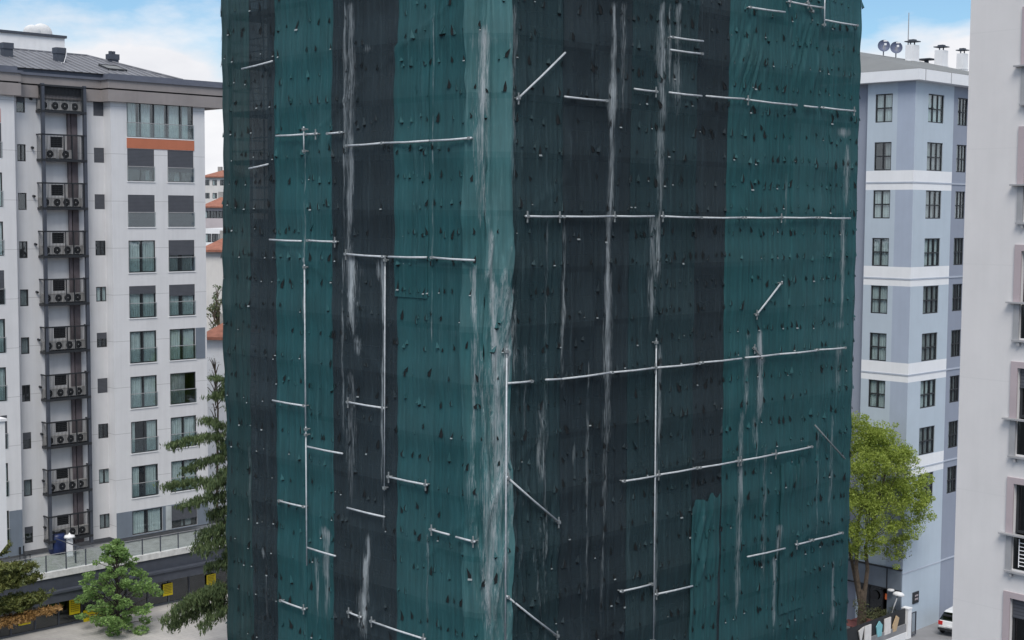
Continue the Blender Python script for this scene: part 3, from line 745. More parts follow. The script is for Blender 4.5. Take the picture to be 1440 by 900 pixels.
# hipped roof
zE = zFT+.42; yE = -.1; yRdg = 7.0
xh = A(259, 117, .3)[0]; xr_, zr = A(122, 78.5, yRdg)
xl_ = xl0
mb = MB()
fE = lambda x: (RECY+.15 if x < -.3 else yE)
front = [(xl_, .5, zE), (xh, .5, zE), (xr_, yRdg, zr), (xl_, yRdg, zr)]
mb.poly(front)
mb.poly([(xh, .5, zE), (xh, 2*yRdg-.5, zE), (xr_, yRdg, zr)]); mb.poly([(xl_, 2*yRdg-.5, zE), (xl_, yRdg, zr), (xr_, yRdg, zr), (xh, 2*yRdg-.5, zE)])
mb.poly([(0, -.1, zE-.01), (xe-.1, -.1, zE-.01), (xe-.1, 14, zE-.01), (0, 14, zE-.01)]); mb.poly([(xl_, RECY-.1, zE-.01), (0, RECY-.1, zE-.01), (0, 14, zE-.01), (xl_, 14, zE-.01)])
sl = (zr-zE)/(yRdg-.5); x = xl_
while x < xh-.3:                                       # standing seams
    t = 1.0 if x < xr_ else (xh-x)/(xh-xr_)
    mb.tube([(x, .5, zE+.02), (x, .5+(yRdg-.5)*t, zE+.02+(zr-zE)*t)], .035, 4, cap=False); x += .55
mb.tube([(xl_, yRdg, zr+.03), (xr_, yRdg, zr+.03), (xh, .5, zE+.04)], .07, 6)
mb.build('roof', m_roof, apt)
roofz = lambda y: zE+(y-.5)*sl
for (px, pyt, pyb, w) in ((12, 60, 82, 1.15), (86, 67, 89, 1.15), (161, 76, 90, 1.2)):
    yc = min(np.arange(.6, yRdg-.3, .05), key=lambda q: abs(A(px, pyb-2, q)[1]-roofz(q))); x = A(px, pyb, yc)[0]
    zt = A(px, pyt, yc)[1]
    mb = MB(); w *= .55; mb.box((x-w*.5, yc, roofz(yc)-.3), (x+w*.5, yc+.5, zt-.12)); mb.box((x-w*.56, yc-.05, zt-.38), (x+w*.56, yc+.55, zt)); 
    c = mb.build('chimney', m_charcoal, apt)
    if px > 150:
        mb = MB()
        for dx in (-.18, .05): mb.box((x+dx-.08, yc+.1, zt), (x+dx+.08, yc+.35, zt+.2)); 
        mb.build('chimney_pot', m_charcoal, c)
    elif px > 50:
        mb = MB(); mb.tube([(x+.35, yc-.1, zt-.1), (x+.3, yc-.12, zt-.5), (x+.1, yc-.2, zt-1.0), (x-.3, yc-.6, roofz(yc-.6)+.03)], .025, 5); mb.build('cable', m_white, c)
xs, zs = A(163, 93, 2.6)
mb = MB()
for (x0, x1, y0, y1) in ((xs-.9, xs+.5, 2.0, 2.08), (xs-.9, xs+.5, 3.3, 3.38), (xs-.9, xs-.82, 2.0, 3.38), (xs+.42, xs+.5, 2.0, 3.38)):
    mb.poly([(x0, y0, roofz(y0)+.14), (x1, y0, roofz(y0)+.14), (x1, y1, roofz(y1)+.14), (x0, y1, roofz(y1)+.14)])
    mb.poly([(x0, y0, roofz(y0)), (x1, y0, roofz(y0)), (x1, y0, roofz(y0)+.14), (x0, y0, roofz(y0)+.14)])
mb.poly([(xs-.85, 2.05, roofz(2.05)+.1), (xs+.45, 2.05, roofz(2.05)+.1), (xs+.45, 3.3, roofz(3.3)+.1), (xs-.85, 3.3, roofz(3.3)+.1)], 1)
mb.build('skylight', [m_black, m_roofg], apt)

# black steel service balconies
bx0, bx1 = ax(59, 190, .3), ax(121, 190, .3); BY = .3
zgf = zTer
for nm, x, y in (('post', bx0+.1, BY+.05), ('post', bx1-.06, BY+.05)):
    mb = MB(); mb.box((x-.1, y-.1, zgf), (x+.1, y+.1, A(90, 119, BY)[1])); mb.build(nm, m_charcoal, apt)
mb = MB(); x = ax(97, 300, RECY); mb.box((x-.09, RECY-.22, zgf), (x+.09, RECY-.04, zpt)); mb.box((x+.2, RECY-.12, zgf), (x+.62, RECY-.02, zpt)); mb.build('pipe_duct', [mat('stained_duct', (.13, .11, .12, 1), .8, .3, 1)], apt)
acs = []
nth = ['topmost', 'second', 'third', 'fourth', 'fifth', 'sixth', 'seventh', 'eighth', 'ninth', 'lowest']
def bar(mb, a, b, r=.03): mb.tube([a, b], r, 4)
for i in range(10):
    z = zpt - i*hp; mb = MB()
    mb.box((bx0-.08, BY-.06, z-.16), (bx1+.04, BY+.02, z)); mb.box((bx0-.08, BY+.02, z-.16), (bx0, RECY, z)); mb.box((bx1-.04, BY+.02, z-.16), (bx1+.04, RECY, z))
    mb.box((bx0, BY+.02, z-.08), (bx1-.04, RECY-.01, z-.03)); b = mb.build('balcony', m_black, apt)
    mb = MB(); zt = z+1.58 if i else A(90, 121, BY)[1]
    mb.box((bx0-.08, BY-.05, zt-.09), (bx1+.04, BY+.03, zt)); mb.box((bx0-.08, BY+.03, zt-.08), (bx0, RECY, zt)); mb.box((bx1-.04, BY+.03, zt-.08), (bx1+.04, RECY, zt))
    for x in (bx0-.04, bx0+1.5, bx0+2.05, bx1-.25):
        if i == 0 and x > bx0 and x < bx1-.5: continue
        mb.box((x-.03, BY-.03, z), (x+.03, BY+.03, zt-.09))
    x = bx0
    while x < bx1: mb.box((x-.011, BY-.005, z), (x+.011, BY+.012, zt-.09)); x += .095
    y = BY+.06
    while y < RECY: mb.box((bx0-.05, y-.008, z), (bx0-.035, y+.008, zt-.08)); mb.box((bx1-.01, y-.008, z), (bx1+.005, y+.008, zt-.08)); y += .11
    mb.build('railing', m_black, b)
    if i == 0:
        mb = MB(); mb.box((bx0-.08, BY-.045, zt-.02), (bx1+.04, RECY, zt+.03)); mb.box((bx0, BY+.25, z+1.0), (bx1, BY+.3, zt)); mb.build('roof_screen', m_black, b)
# air conditioner units
def make_ac():
    r = thing('ac_unit', 'x', 'air conditioner', (0, 0, 0), LG.a, 'air conditioner units on the black service balconies')
    mb = MB(); mb.box((-.40, -.16, .06), (.40, .16, .60)); mb.box((-.38, -.18, .56), (.38, .17, .615)); mb.build('casing', m_acw, r)
    mb = MB()
    for rr, o in ((.235, -.166), (.15, -.185), (.07, -.19)):
        n = 20
        for k in range(n):
            t0, t1 = 2*math.pi*k/n, 2*math.pi*(k+1)/n
            p = lambda t, q, oo: (-.10+q*math.cos(t), oo, .32+q*math.sin(t))
            mb.poly([p(t0, rr, o-.01), p(t1, rr, o-.01), p(t1, rr-.025, o-.014), p(t0, rr-.025, o-.014)], 0)
    mb.poly([(-.10+.235*math.cos(2*math.pi*k/20), -.164, .32+.235*math.sin(2*math.pi*k/20)) for k in range(20)], 1)
    mb.poly([(-.10+.05*math.cos(2*math.pi*k/12), -.20, .32+.05*math.sin(2*math.pi*k/12)) for k in range(12)], 2)
    for k in range(7):
        t = k*2*math.pi/7
        mb.poly([(-.10+.04*math.cos(t), -.18, .32+.04*math.sin(t)), (-.10+.21*math.cos(t+.1), -.175, .32+.21*math.sin(t+.1)), (-.10+.21*math.cos(t+.5), -.166, .32+.21*math.sin(t+.5))], 3)
    mb.build('fan_guard', [m_fan, m_dark, m_acw, m_fan], r)
    for k in (-.26, .26): mb = MB(); mb.box((k-.04, -.15, 0), (k+.04, .15, .06)); mb.build('foot', m_black, r)
    return r
ac0 = None; side = ['leftmost', 'second from left', 'third from left', 'rightmost']
for i in range(10):
    z = zpt - i*hp
    xs = [.42, 1.16, 1.84, 2.5]
    if i == 1: xs = [.75, 1.8]
    for j, dx in enumerate(xs):
        u = make_ac() if ac0 is None else copy_tree(ac0)
        ac0 = ac0 or u
        u.location = LG.Wd(bx0+dx+RNG.uniform(-.04, .04), .72 + .04*(j % 2), z+.002 + (0 if j != 1 or i < 8 else .12)*0)
        nm = side[j] if len(xs) == 4 else ['left', 'right'][j]
        where = nth[i]+' black balcony' if i in (0, 9) else nth[i]+' black balcony from the top'
        u['label'] = f'white air conditioner, {nm} on the {where}'

# ------------------------------------------------------------------ shop podium with terrace
pod = thing('shop_podium', 'single storey shop row with dark fascia, white coping and glass railed terrace on top', 'shop', LG.o, LG.a)
PY = -3.9; px0 = xl0-6; px1 = ax(330, 800, PY)+6
zc = A(247, 772, PY)[1]; zfa = A(247, 780, PY)[1]; zfb = A(247, 812, PY)[1]; zmid = A(247, 797, PY)[1]
mb = MB(); mb.box((px0, PY+.25, zc-.3), (px1, RECY+.5, zc-.12)); mb.poly([(px0, RECY+.2, 0), (px1, RECY+.2, 0), (px1, RECY+.2, zc-.3), (px0, RECY+.2, zc-.3)]); mb.build('terrace_slab', m_conc, pod)
mb = MB(); mb.box((px0, PY-.12, zfa), (px1, PY+.25, zc)); mb.build('coping', m_coping, pod)
mb = MB(); mb.box((px0, PY-.02, zmid), (px1, PY+.2, zfa)); mb.box((px0, PY-.45, zmid-.14), (px1, PY+.2, zmid)); mb.box((px0, PY-.36, zfb), (px1, PY+.2, zmid-.14)); mb.build('fascia', m_charcoal, pod)
SY = PY+.5
mb = MB(); mb.box((px0, SY+3.5, 0), (px1, SY+3.6, zfb+.3)); mb.build('back_wall', mat('shop_back', (.12, .11, .1, 1), .8, .25, .6), pod)
mb = MB(); mb.box((px0, SY-.1, 0), (px1, SY+3.5, .14)); mb.build('shop_floor', m_conc, pod)
spx = [(x, RNG.random()) for x in np.arange(px0, px1, 1.55)]
for k, (x, rr) in enumerate(spx[:-1]):
    mb = MB(); mb.box((x-.05, SY-.05, .14), (x+.05, SY+.06, zfb)); f = mb.build('mullion', m_charcoal, pod)
    mb = MB(); mb.box((x+.05, SY, .2), (x+1.5, SY+.02, zfb)); mb.build('shop_window', m_glass_d, f)
mb = MB(); mb.box((px0, SY-.06, .14), (px1, SY+.08, .26)); mb.build('shop_sill', m_charcoal, pod)
# glass balustrade: leaves a step near the middle as in the photo
for k, x in enumerate(np.arange(px0, px1, 1.32)):
    mb = MB(); mb.box((x-.03, PY+.02, zc), (x+.03, PY+.08, zc+1.05)); b = mb.build('balustrade_post', m_charcoal, pod)
    mb = MB(); mb.box((x+.04, PY+.045, zc+.05), (x+1.28, PY+.058, zc+1.03)); mb.box((x+.03, PY+.035, zc+1.03), (x+1.29, PY+.07, zc+1.06), 1); mb.build('balustrade_panel', [m_glass_b, m_grey], b)
xq = ax(122, 800, PY)
mb = MB(); mb.tube([(xq, PY+.1, zc+1.0), (xq, RECY-.8, zc+1.0)], .035, 6); mb.box((xq-.04, PY+1.4, zc-.2), (xq+.04, PY+1.48, zc+1.0)); mb.build('terrace_divider', m_charcoal, pod)
# posters on the shop glass
def poster(px, py, w, h, label, y=None):
    x, z = LG.A(px, py, SY-.10)
    r = thing('poster', label, 'poster', LG.Wd(x, SY-.10, z), LG.a, 'yellow posters on the shop windows')
    mb = MB(); mb.box((-w/2, -.01, -h/2), (w/2, .01, h/2)); mb.build('sheet', m_yellow, r)
    mb = MB(); zz = h*.36
    while zz > -h*.38:
        a = -w*.36; 
        while a < w*.34:
            l = RNG.uniform(.06, .18)*w; mb.box((a, -.016, zz-.02), (min(a+l, w*.38), -.0105, zz+.02)); a += l+.03*w
        zz -= h*.13
    mb.build('lettering', m_ink, r)
poster(236, 829, .72, .80, 'yellow poster on dark shop glass between the maple and the cedar')
poster(297, 815.5, .72, .78, 'yellow poster half behind the cedar near the netting')
poster(105, 853, .72, .95, 'yellow poster just left of the maple crown')
poster(34.5, 869, .78, .85, 'yellow poster under the brown pine branch')
poster(137, 868, 1.9, 1.2, 'large yellow poster behind the lower maple crown')

# things on the terrace
def tpos(px, py, y): return LG.Wd(LG.A(px, py, y)[0], y, zc-.12)
r = thing('plastic_drum', 'blue plastic drum on the terrace under the lowest balcony', 'drum', tpos(81, 775, .7), 0)
mb = MB(); mb.lathe([(0, 0), (.46, 0), (.55, .1), (.58, .5), (.56, .62), (.58, .74), (.55, 1.2), (.44, 1.35), (0, 1.38)], n=20); mb.build('body', m_blue, r, True)
mb = MB(); mb.lathe([(.25, 1.36), (.25, 1.46), (0, 1.47)], n=14); mb.build('lid', m_black, r)
r = thing('garden_pedestal', 'white square pedestal with round cap on the terrace', 'pedestal', tpos(98, 772, -.6), LG.a)
mb = MB(); mb.box((-.15, -.15, 0), (.15, .15, 1.15)); mb.box((-.17, -.17, .05), (.17, .17, .12)); mb.build('cabinet', m_white, r)
mb = MB(); mb.lathe([(.1, 1.15), (.1, 1.2), (.36, 1.24), (.30, 1.38), (.1, 1.42), (.02, 1.55), (0, 1.55)], n=16); mb.build('cap', m_white, r, True)
r = thing('garden_chair', 'black garden chair on the terrace beside the dark door panel', 'chair', tpos(35, 775, .1), LG.a+.5)
mb = MB(); mb.box((-.25, -.25, .42), (.25, .25, .47)); mb.build('seat', m_black, r)
mb = MB(); mb.box((-.25, .22, .5), (.25, .27, .95)); mb.build('backrest', m_black, r)
for sx in (-.22, .22):
    for sy in (-.22, .22): mb = MB(); mb.box((sx-.02, sy-.02, 0), (sx+.02, sy+.02, .42)); mb.build('leg', m_black, r)
mb = MB(); 
# pavement in front
pv = MB(); c = [LG.Wd(px0, -40, .12), LG.Wd(px1, -40, .12), LG.Wd(px1, SY-.1, .12), LG.Wd(px0, SY-.1, .12)]
pv.poly(c)
for a, b in zip(c, c[1:]+c[:1]): pv.poly([a, b, (b.x, b.y, 0), (a.x, a.y, 0)])
tag(pv.build('pavement', m_pave), kind='structure')

# ------------------------------------------------------------------ white block behind the roof
WG = Grid(at_y(91, 60, 125), THETA)
wb = thing('white_building', 'plain white upper block rising behind the dark roof on the left', 'building', WG.o, WG.a)
zt = WG.A(85, 53.5)[1]; mb = MB(); mb.box((-26, 0, 0), (0, 12, zt)); mb.build('wall', m_white, wb)
mb = MB(); mb.box((-26.1, -.15, zt), (.15, 12.1, zt+.22)); mb.build('parapet_cap', m_charcoal, wb)
for px, lab, rr in ((45, 'white satellite dish, left one on the white block behind the roof', .8), (58, 'white satellite dish, right and larger one on the white block behind the roof', 1.0)):
    x, z = WG.A(px, 50, 3)
    r = thing('satellite_dish', lab, 'dish', WG.Wd(x, 3, zt+.22), R(200), 'satellite dishes on the white block')
    mb = MB(); mb.tube([(0, 0, 0), (0, 0, .5)], .05, 8); mb.build('mast', m_grey, r)
    mb = MB(); mb.lathe([(rr*math.sin(t), -.35*rr*math.cos(t)*1.2) for t in np.linspace(0, 1.25, 7)], n=20); o = mb.build('reflector', m_dishw, r, True, (0, 0, .35), (R(75), 0, 0))

# near white house at the left edge
HG = Grid(at_y(9, 700, 52), THETA)
hz = lambda py: HG.A(8, py)[1]
nh = thing('white_house', 'white rendered house corner at the far left edge of the view', 'house', HG.o, HG.a)
mb = MB(); mb.prism([(-9, 0), (-1.2, 0), (-1.2, hz(812)), (0, hz(765)), (0, hz(592)), (-9, hz(592))], 0, 9, 0, ax=1); mb.build('wall', m_white, nh)
mb = MB(); mb.box((-9, -.05, hz(592)), (.06, 9, hz(592)+.1)); mb.build('coping', m_white, nh)

# ================================================================== FAR BUILDINGS IN THE LEFT GAP
def far_house(name, label, px0, px1, pyt, Y, depth, wallm, roofh, rows_, cols, roof=True, win=(1.1, 1.3), rot=THETA):
    a, b = at_y(px0, pyt, Y), at_y(px1, pyt, Y)
    w = (b.x-a.x); h = a.z
    r = thing(name, label, 'building', (a.x, Y, 0), R(-8))
    fh = 3.0; mb = MB(); ops = []
    for i in range(rows_):
        zt = h-.8-i*fh
        if zt-win[1] < .5: break
        for j in range(cols): ops.append((w*(j+.5)/cols-win[0]/2, w*(j+.5)/cols+win[0]/2, zt-win[1], zt))
    wall(mb, PA(0), 0, w, 0, h, ops, 0, 1, .15, .5)
    mb.poly([(w, 0, 0), (w, depth, 0), (w, depth, h), (w, 0, h)]); mb.poly([(0, 0, 0), (0, depth, 0), (0, depth, h), (0, 0, h)]); mb.poly([(0, depth, 0), (w, depth, 0), (w, depth, h), (0, depth, h)])
    mb.poly([(0, 0, h), (w, 0, h), (w, depth, h), (0, depth, h)])
    mb.build('wall', [wallm, m_dark], r)
    for o in ops: window(r, PA(0), *o, cols=2, bar=.09, curt=[(.1, .45)] if RNG.random() < .5 else [])
    if roof:
        mb = MB(); e = .5; pk = w*.5
        if roofh > 0:
            A0, A1, B0, B1 = (-e, -e, h), (w+e, -e, h), (-e, depth+e, h), (w+e, depth+e, h)
            q = min(w, depth)*.4; R0, R1 = (q, depth/2, h+roofh), (w-q, depth/2, h+roofh)
            mb.poly([A0, A1, R1, R0]); mb.poly([B0, B1, R1, R0]); mb.poly([A0, B0, R0]); mb.poly([A1, B1, R1])
            mb.poly([A0, A1, B1, B0]); mb.box((-e, -e-.06, h-.25), (w+e, -e, h))
        rf = mb.build('roof', m_tile, r)
        mb = MB(); mb.box((w*.2, depth*.4, h+.3), (w*.2+.9, depth*.4+.9, h+roofh+.6)); mb.build('chimney', m_conc, rf)
    return r
far_house('distant_block', 'distant cream apartment block with red roof, highest in the narrow left gap', 286, 330, 248, 330, 14, m_render_far, 1.8, 8, 4)
far_house('distant_block', 'distant grey-pink block under a red tiled roof, middle of the narrow left gap', 287, 322, 290, 250, 12, mat('far_pink', (.46, .41, .42, 1), .8, .06, .5), 2.0, 7, 4)
far_house('white_building', 'distant white flat-roofed house in the narrow left gap', 287, 330, 321, 215, 8, m_white, 0, 2, 4, roof=False)
far_house('tiled_house', 'pale blank-walled house with orange tiled roof beside the apartment block', 286, 326, 351, 160, 9, m_render_far, 1.5, 0, 1)
far_house('low_house', 'low white house with red tiled roof behind the bare tree', 288, 330, 473, 122, 6, m_white, 1.2, 0, 1)

# ================================================================== RIGHT: BLUE APARTMENT BLOCK
BG = Grid(at_y(1283, 300, 86.5), THETA)
bA, bB = BG.A, BG.B
blue = thing('blue_apartment_block', 'pale blue apartment block with white floor bands and grey roof', 'building', BG.o, BG.a)
zw = bA(1290, 113.5)[1]
yE0 = bB(1216.5, 300)[0]; yEnd = yE0+9
xc = bA(1337, 300)[0]; xEnd = xc+9
# floors
zt0 = bB(1243, 132)[1]; zb7 = bB(1238, 535)[1]; fh = (zt0-zb7)/6
whB = bB(1243, 132)[1]-bB(1243, 172)[1]
lw0, lw1 = bB(1255, 152)[0], bB(1231, 152)[0]
rw0, rw1 = bA(1305.5, 152)[0], bA(1327.5, 152)[0]
sw0, sw1 = bA(1349.5, 155)[0], bA(1349.5, 155)[0]+1.25
bandz = []
for k in range(4):
    zt_ = bB(1240, 240)[1]-2*fh*k; bandz.append((zt_-1.18, zt_))
NF = 9
opsL = [(lw0, lw1, zt0-i*fh-whB, zt0-i*fh) for i in range(NF)]
opsR = [(rw0, rw1, zt0-i*fh-whB, zt0-i*fh) for i in range(NF)]
opsS = [(sw0, sw1, zt0-i*fh-whB, zt0-i*fh) for i in range(NF)]
zsh = bB(1270, 803)[1]                       # top of the shop front
ylt = (bB(1219, 300)[0], yE0)
mb = MB()
bz = [(a, b, 2) for a, b in bandz]
def zones(lohi): return [(0, 60, 1, lohi[0], lohi[1])]
ysplit = [bB(1257, 300)[0]]
zoneL = [(0, 60, 1, 0, lw0-.35)] + [(a, b, 2, -1, 99) for a, b in bandz]
shop_ops = [(.35, yE0+1.5, .1, zsh-1.3)]
wall(mb, PB(0), 0, yE0, 0, zw, opsL+[(1.0, yE0-.2, .12, zsh-1.25)], 0, 3, .15, .9, zoneL, breaks=(lw0-.35,))
wall(mb, PA(0), 0, xc, 0, zw, opsR, 0, 3, .15, .9, [(a, b, 2, -1, 99) for a, b in bandz])
wall(mb, PA(.12), xc, xEnd, 0, zw, opsS, 4, 3, .15, .9)
mb.poly([(xc, 0, 0), (xc, .12, 0), (xc, .12, zw), (xc, 0, zw)], 0)
wall(mb, PB(.3), yE0, yEnd, 0, zw, [], 4)
mb.poly([(0, yE0, 0), (.3, yE0, 0), (.3, yE0, zw), (0, yE0, zw)], 4)
mb.poly([(xEnd, .1, 0), (xEnd, yEnd, 0), (xEnd, yEnd, zw), (xEnd, .1, zw)], 4); mb.poly([(0.3, yEnd, 0), (xEnd, yEnd, 0), (xEnd, yEnd, zw), (0.3, yEnd, zw)], 4)
mb.build('wall', [m_bl1, m_bl2, m_bwhite, m_dark, m_bl3], blue)
for i, o in enumerate(opsL): window(blue, PB(0), *o, cols=2, rows=(.5,), dep=.1, curt=[(.05, .48), (.55, .95)] if i not in (1,) else [(.05, .4)], cm=m_curtain if i != 1 else m_curtain2)
for i, o in enumerate(opsR): window(blue, PA(0), *o, cols=3, rows=(.48,), dep=.1, curt=[(.1, .35), (.42, .62), (.7, .93)], cm=m_curtain2 if i % 3 else m_curtain, tilt=(i == 0))
for i, o in enumerate(opsS): window(blue, PA(.12), *o, cols=3, rows=(.48,), dep=.1, curt=[(.1, .4), (.6, .9)], cm=m_curtain2, tilt=(i in (0, 6)))
m_band = mat('string_course_grey', (.42, .46, .53, 1), .7, .05, 1)  # even blue-grey of the string courses
for a, b in bandz+[(bA(1310, 798)[1]+.15, 0)]:
    z = a+.40 if b else a
    mb = MB(); mb.box((-.025, -.025, z), (xc+.0, .0, z+.09))
    if b: mb.box((-.025, 0, z), (0, yE0, z+.09))
    mb.box((xc, .0, z), (xc+.02, .12, z+.09)); mb.box((xc+.02, .08, z), (xEnd, .12, z+.09)); mb.build('string_course', m_band, blue)
# eaves fascia
zf = bA(1290, 98)[1]; e = .55
mb = MB(); mb.box((-e, -e, zw), (xEnd+e, -e+.12, zf)); mb.box((-e, -e+.12, zw), (-e+.12, yEnd+e, zf)); mb.box((-e+.12, -e+.12, zw), (xEnd+e, yEnd+e, zw+.1))
for x in (bA(1302, 100, -e)[0], bA(1338, 103, -e)[0]): mb.box((x-.03, -e-.012, zw), (x+.03, -e, zf), 1)
mb.build('fascia', [m_bwhite, m_grey], blue)
# roof (ridge points measured on the skyline, 6 m behind the eaves)
def rp(px, py, dist):
    d = ray(px, py); Yb = BG.o.y+dist; p = CAM+d*(Yb/d.y); x, y = BG.L(p); return (x, y, p.z)
r0_, r1_, r2_ = rp(1150, 64, 11), rp(1293, 86, 7), rp(1363, 106.5, 11); r3_ = rp(1420, 118, 15)
c0 = (-e, -e, zf+.01); cL = (-e, yEnd+e, zf+.01); cR = (xEnd+e, -e, zf+.01); cB = (xEnd+e, yEnd+e, zf+.01)
mb = MB(); mb.poly([c0, r1_, r0_, cL]); mb.poly([c0, cR, r3_, r2_, r1_]); mb.poly([cR, cB, r3_]); mb.poly([cB, cL, r0_, r1_, r2_, r3_])
mb.build('roof', m_roofg, blue)
for (pxa, pxb, pyt, pyb, Yd) in ((1272, 1293, 63.5, 89, 6.2), (1313, 1333.5, 71, 94, 8.0), (1344, 1361.5, 75.5, 100, 9.5)):
    pa, pb = rp(pxa, pyb, Yd), rp(pxb, pyb, Yd); zt = rp(pxa, pyt, Yd)[2]
    w = math.dist(pa[:2], pb[:2])/1.41; cx, cy = (pa[0]+pb[0])/2, (pa[1]+pb[1])/2
    mb = MB(); mb.box((cx-w*.62, cy-w*.38, min(pa[2], pb[2])-1.2), (cx+w*.62, cy+w*.38, zt)); mb.box((cx-w*.66, cy-w*.42, zt-.75-.3), (cx+w*.66, cy+w*.42, zt-.97), 0)
    c = mb.build('chimney', m_white, blue)
    mb = MB(); k = w*.55
    for dx in (-.25, .25): mb.box((cx+dx-.03, cy-.03, zt), (cx+dx+.03, cy+.03, zt+.22))
    mb.prism([(cx-k, cy-k), (cx+k, cy-k), (cx+k, cy+k), (cx-k, cy+k)], zt+.2, zt+.26); mb.prism([(cx-k*.5, cy-k*.5), (cx+k*.5, cy-k*.5), (cx+k*.5, cy+k*.5), (cx-k*.5, cy+k*.5)], zt+.26, zt+.36); mb.build('cowl', m_charcoal, c)
pa = rp(1303, 84, 8.5); mb = MB(); mb.box((pa[0]-.5, pa[1]-.5, pa[2]-.02), (pa[0]+.5, pa[1]+.5, pa[2]+.05)); mb.tube([(pa[0], pa[1], pa[2]-1), (pa[0], pa[1], pa[2])], .15, 8); mb.build('vent_cowl', m_charcoal, blue)
pa = rp(1277, 62, 6.6); pb = rp(1280, 18, 6.6)
mb = MB(); mb.tube([(pa[0], pa[1], pa[2]-.8), (pa[0], pa[1], pb[2])], .045, 6, r1=.03); mb.build('antenna_mast', m_grey, blue)
for px, py, lab in ((1243, 63.5, 'dark mesh satellite dish, left one on the grey roof'), (1260.5, 66, 'dark mesh satellite dish, right one on the grey roof beside the chimney')):
    p = rp(px, py, 7.5); base = rp(px, 82, 7.5)
    r = thing('satellite_dish', lab, 'dish', BG.Wd(p[0], p[1], base[2]-.35), R(-6), 'mesh satellite dishes on the blue block')
    h = p[2]-base[2]+.35
    mb = MB(); mb.tube([(0, .12, 0), (0, .12, h)], .04, 8); mb.build('mast', m_grey, r)
    rad = .40
    mb = MB(); mb.lathe([(rad*math.sin(t)/math.sin(1.0), -.32*math.cos(t)) for t in np.linspace(0, 1.0, 7)], n=24); mb.build('reflector', m_dish, r, True, (0, .02-.2, h), (R(78), 0, 0))
    mb = MB(); mb.tube([(0, -.25, h-.38), (0, -.62, h-.05)], .018, 5); mb.box((-.07, -.68, h-.08), (.07, -.56, h+.05)); mb.box((-.12, -.67, h+.16), (.12, -.62, h+.24)); mb.build('feed_arm', m_white, r)

# shop at the foot of the blue block
zs1, zs0 = zsh, zsh-1.25
mb = MB(); mb.box((-.1, 1.0, zs0), (-.0, yE0+3, zs1)); mb.box((-.1, 0.02, 0.0), (-.003, .98, zs1)); mb.build('shop_cladding', m_bgrey, blue)
mb = MB(); mb.box((-.14, .0, zs0-.08), (-.1, yE0+3, zs0)); mb.box((-.13, .98, zs0), (-.1, 1.04, zs1)); mb.box((-.14, 0, zs1), (-.0, yE0+3, zs1+.08)); mb.build('shop_trim', m_black, blue)
yd0, yd1 = bB(1255, 850)[0], bB(1240, 850)[0]
def swin(y0, y1): 
    mb = MB(); mb.box((.06, y0, .15), (.1, y1, zs0-.02)); return mb
d_ = swin(yd1, yE0-.25); d_.build('shop_window', m_glass_d, blue)
mb = MB()
for y in (yd0, yd1, (yd1+yE0)/2): mb.box((0.02, y-.05, .12), (.12, y+.05, zs0))
mb.build('shop_mullion', m_black, blue)
m_warm = bpy.data.materials.new('lit_shop_lamp'); m_warm.use_nodes = True
pb_ = m_warm.node_tree.nodes['Principled BSDF']; pb_.inputs['Base Color'].default_value = (.8, .25, .1, 1); pb_.inputs['Emission Color'].default_value = (1, .2, .06, 1); pb_.inputs['Emission Strength'].default_value = .10
z1 = bB(1248, 842)[1]
r = thing('menu_screen', 'small red lit screen inside the dark shop doorway', 'screen', BG.Wd(.3, (yd0+yd1)/2, z1), BG.a)
mb = MB(); mb.box((0, -.34, -.16), (.05, .34, .2)); mb.build('panel', m_warm, r); mb = MB(); mb.box((.05, -.38, -.2), (.1, .38, .24)); mb.build('back', m_black, r)
r = thing('display_crate', 'wooden crate of greens in the shop doorway under the red screen', 'crate', BG.Wd(.3, (yd0+yd1)/2, .12), BG.a)
mb = MB(); mb.box((0, -.45, 0), (.4, .45, .75)); mb.build('box', mat('crate_wood', (.35, .24, .16, 1), .8, .2, 4), r)
mb = MB()
for k in range(60):
    c = Vector((RNG.uniform(.02, .38), RNG.uniform(-.4, .4), .78+RNG.random()*.3)); d = Vector((RNG.gauss(0, 1), RNG.gauss(0, 1), RNG.gauss(0, 1))).normalized()*.12; q = d.cross(Vector((.3, .5, .8))).normalized()*.06
    mb.poly([c-d, c+q, c+d, c-q])
mb.build('greens', mat('leafy_greens', (.12, .14, .03, 1), .6, .4, 8), r)
yk = bB(1230, 837)[0]
mb = MB(); mb.lathe([(0, 0), (.3, 0), (.3, .06), (0, .07)], n=20); r = thing('round_sign', 'round black sign on the grey shop window', 'sign', BG.Wd(.0, yk, bB(1230, 837)[1]), BG.a); mb.build('disc', m_black, r, False, (0, 0, 0), (0, R(-90), 0)); mb = MB(); mb.box((-.0, -.03, .25), (.06, .03, .33)); mb.build('bracket', m_black, r)
# wall sign
x, z = bA(1287, 840)
r = thing('wall_sign', 'black wall sign with two rows of pink lettering on the pale blue wall', 'sign', BG.Wd(x, -.03, z), BG.a)
mb = MB(); mb.box((-.36, -.03, -.36), (.36, .028, .36)); mb.build('panel', m_black, r)
m_pinkish = mat('pale_lettering', (.55, .48, .50, 1), .6, .05, 4)
for zz_ in (.12, -.10):                       # two short rows of letters, too small to read in the photo
    mb = MB()
    for i in range(4):
        x_ = -.13+.1*i
        mb.box((x_, -.036, zz_-.06), (x_+.022, -.0305, zz_+.06)); mb.box((x_+.022, -.036, zz_-.012+.03*(i % 2)), (x_+.07, -.0305, zz_+.012+.03*(i % 2))); mb.box((x_+.05, -.0365, zz_-.06+.05*(i % 3 == 1)), (x_+.07, -.031, zz_+.06))
    mb.build('lettering', m_pinkish, r)

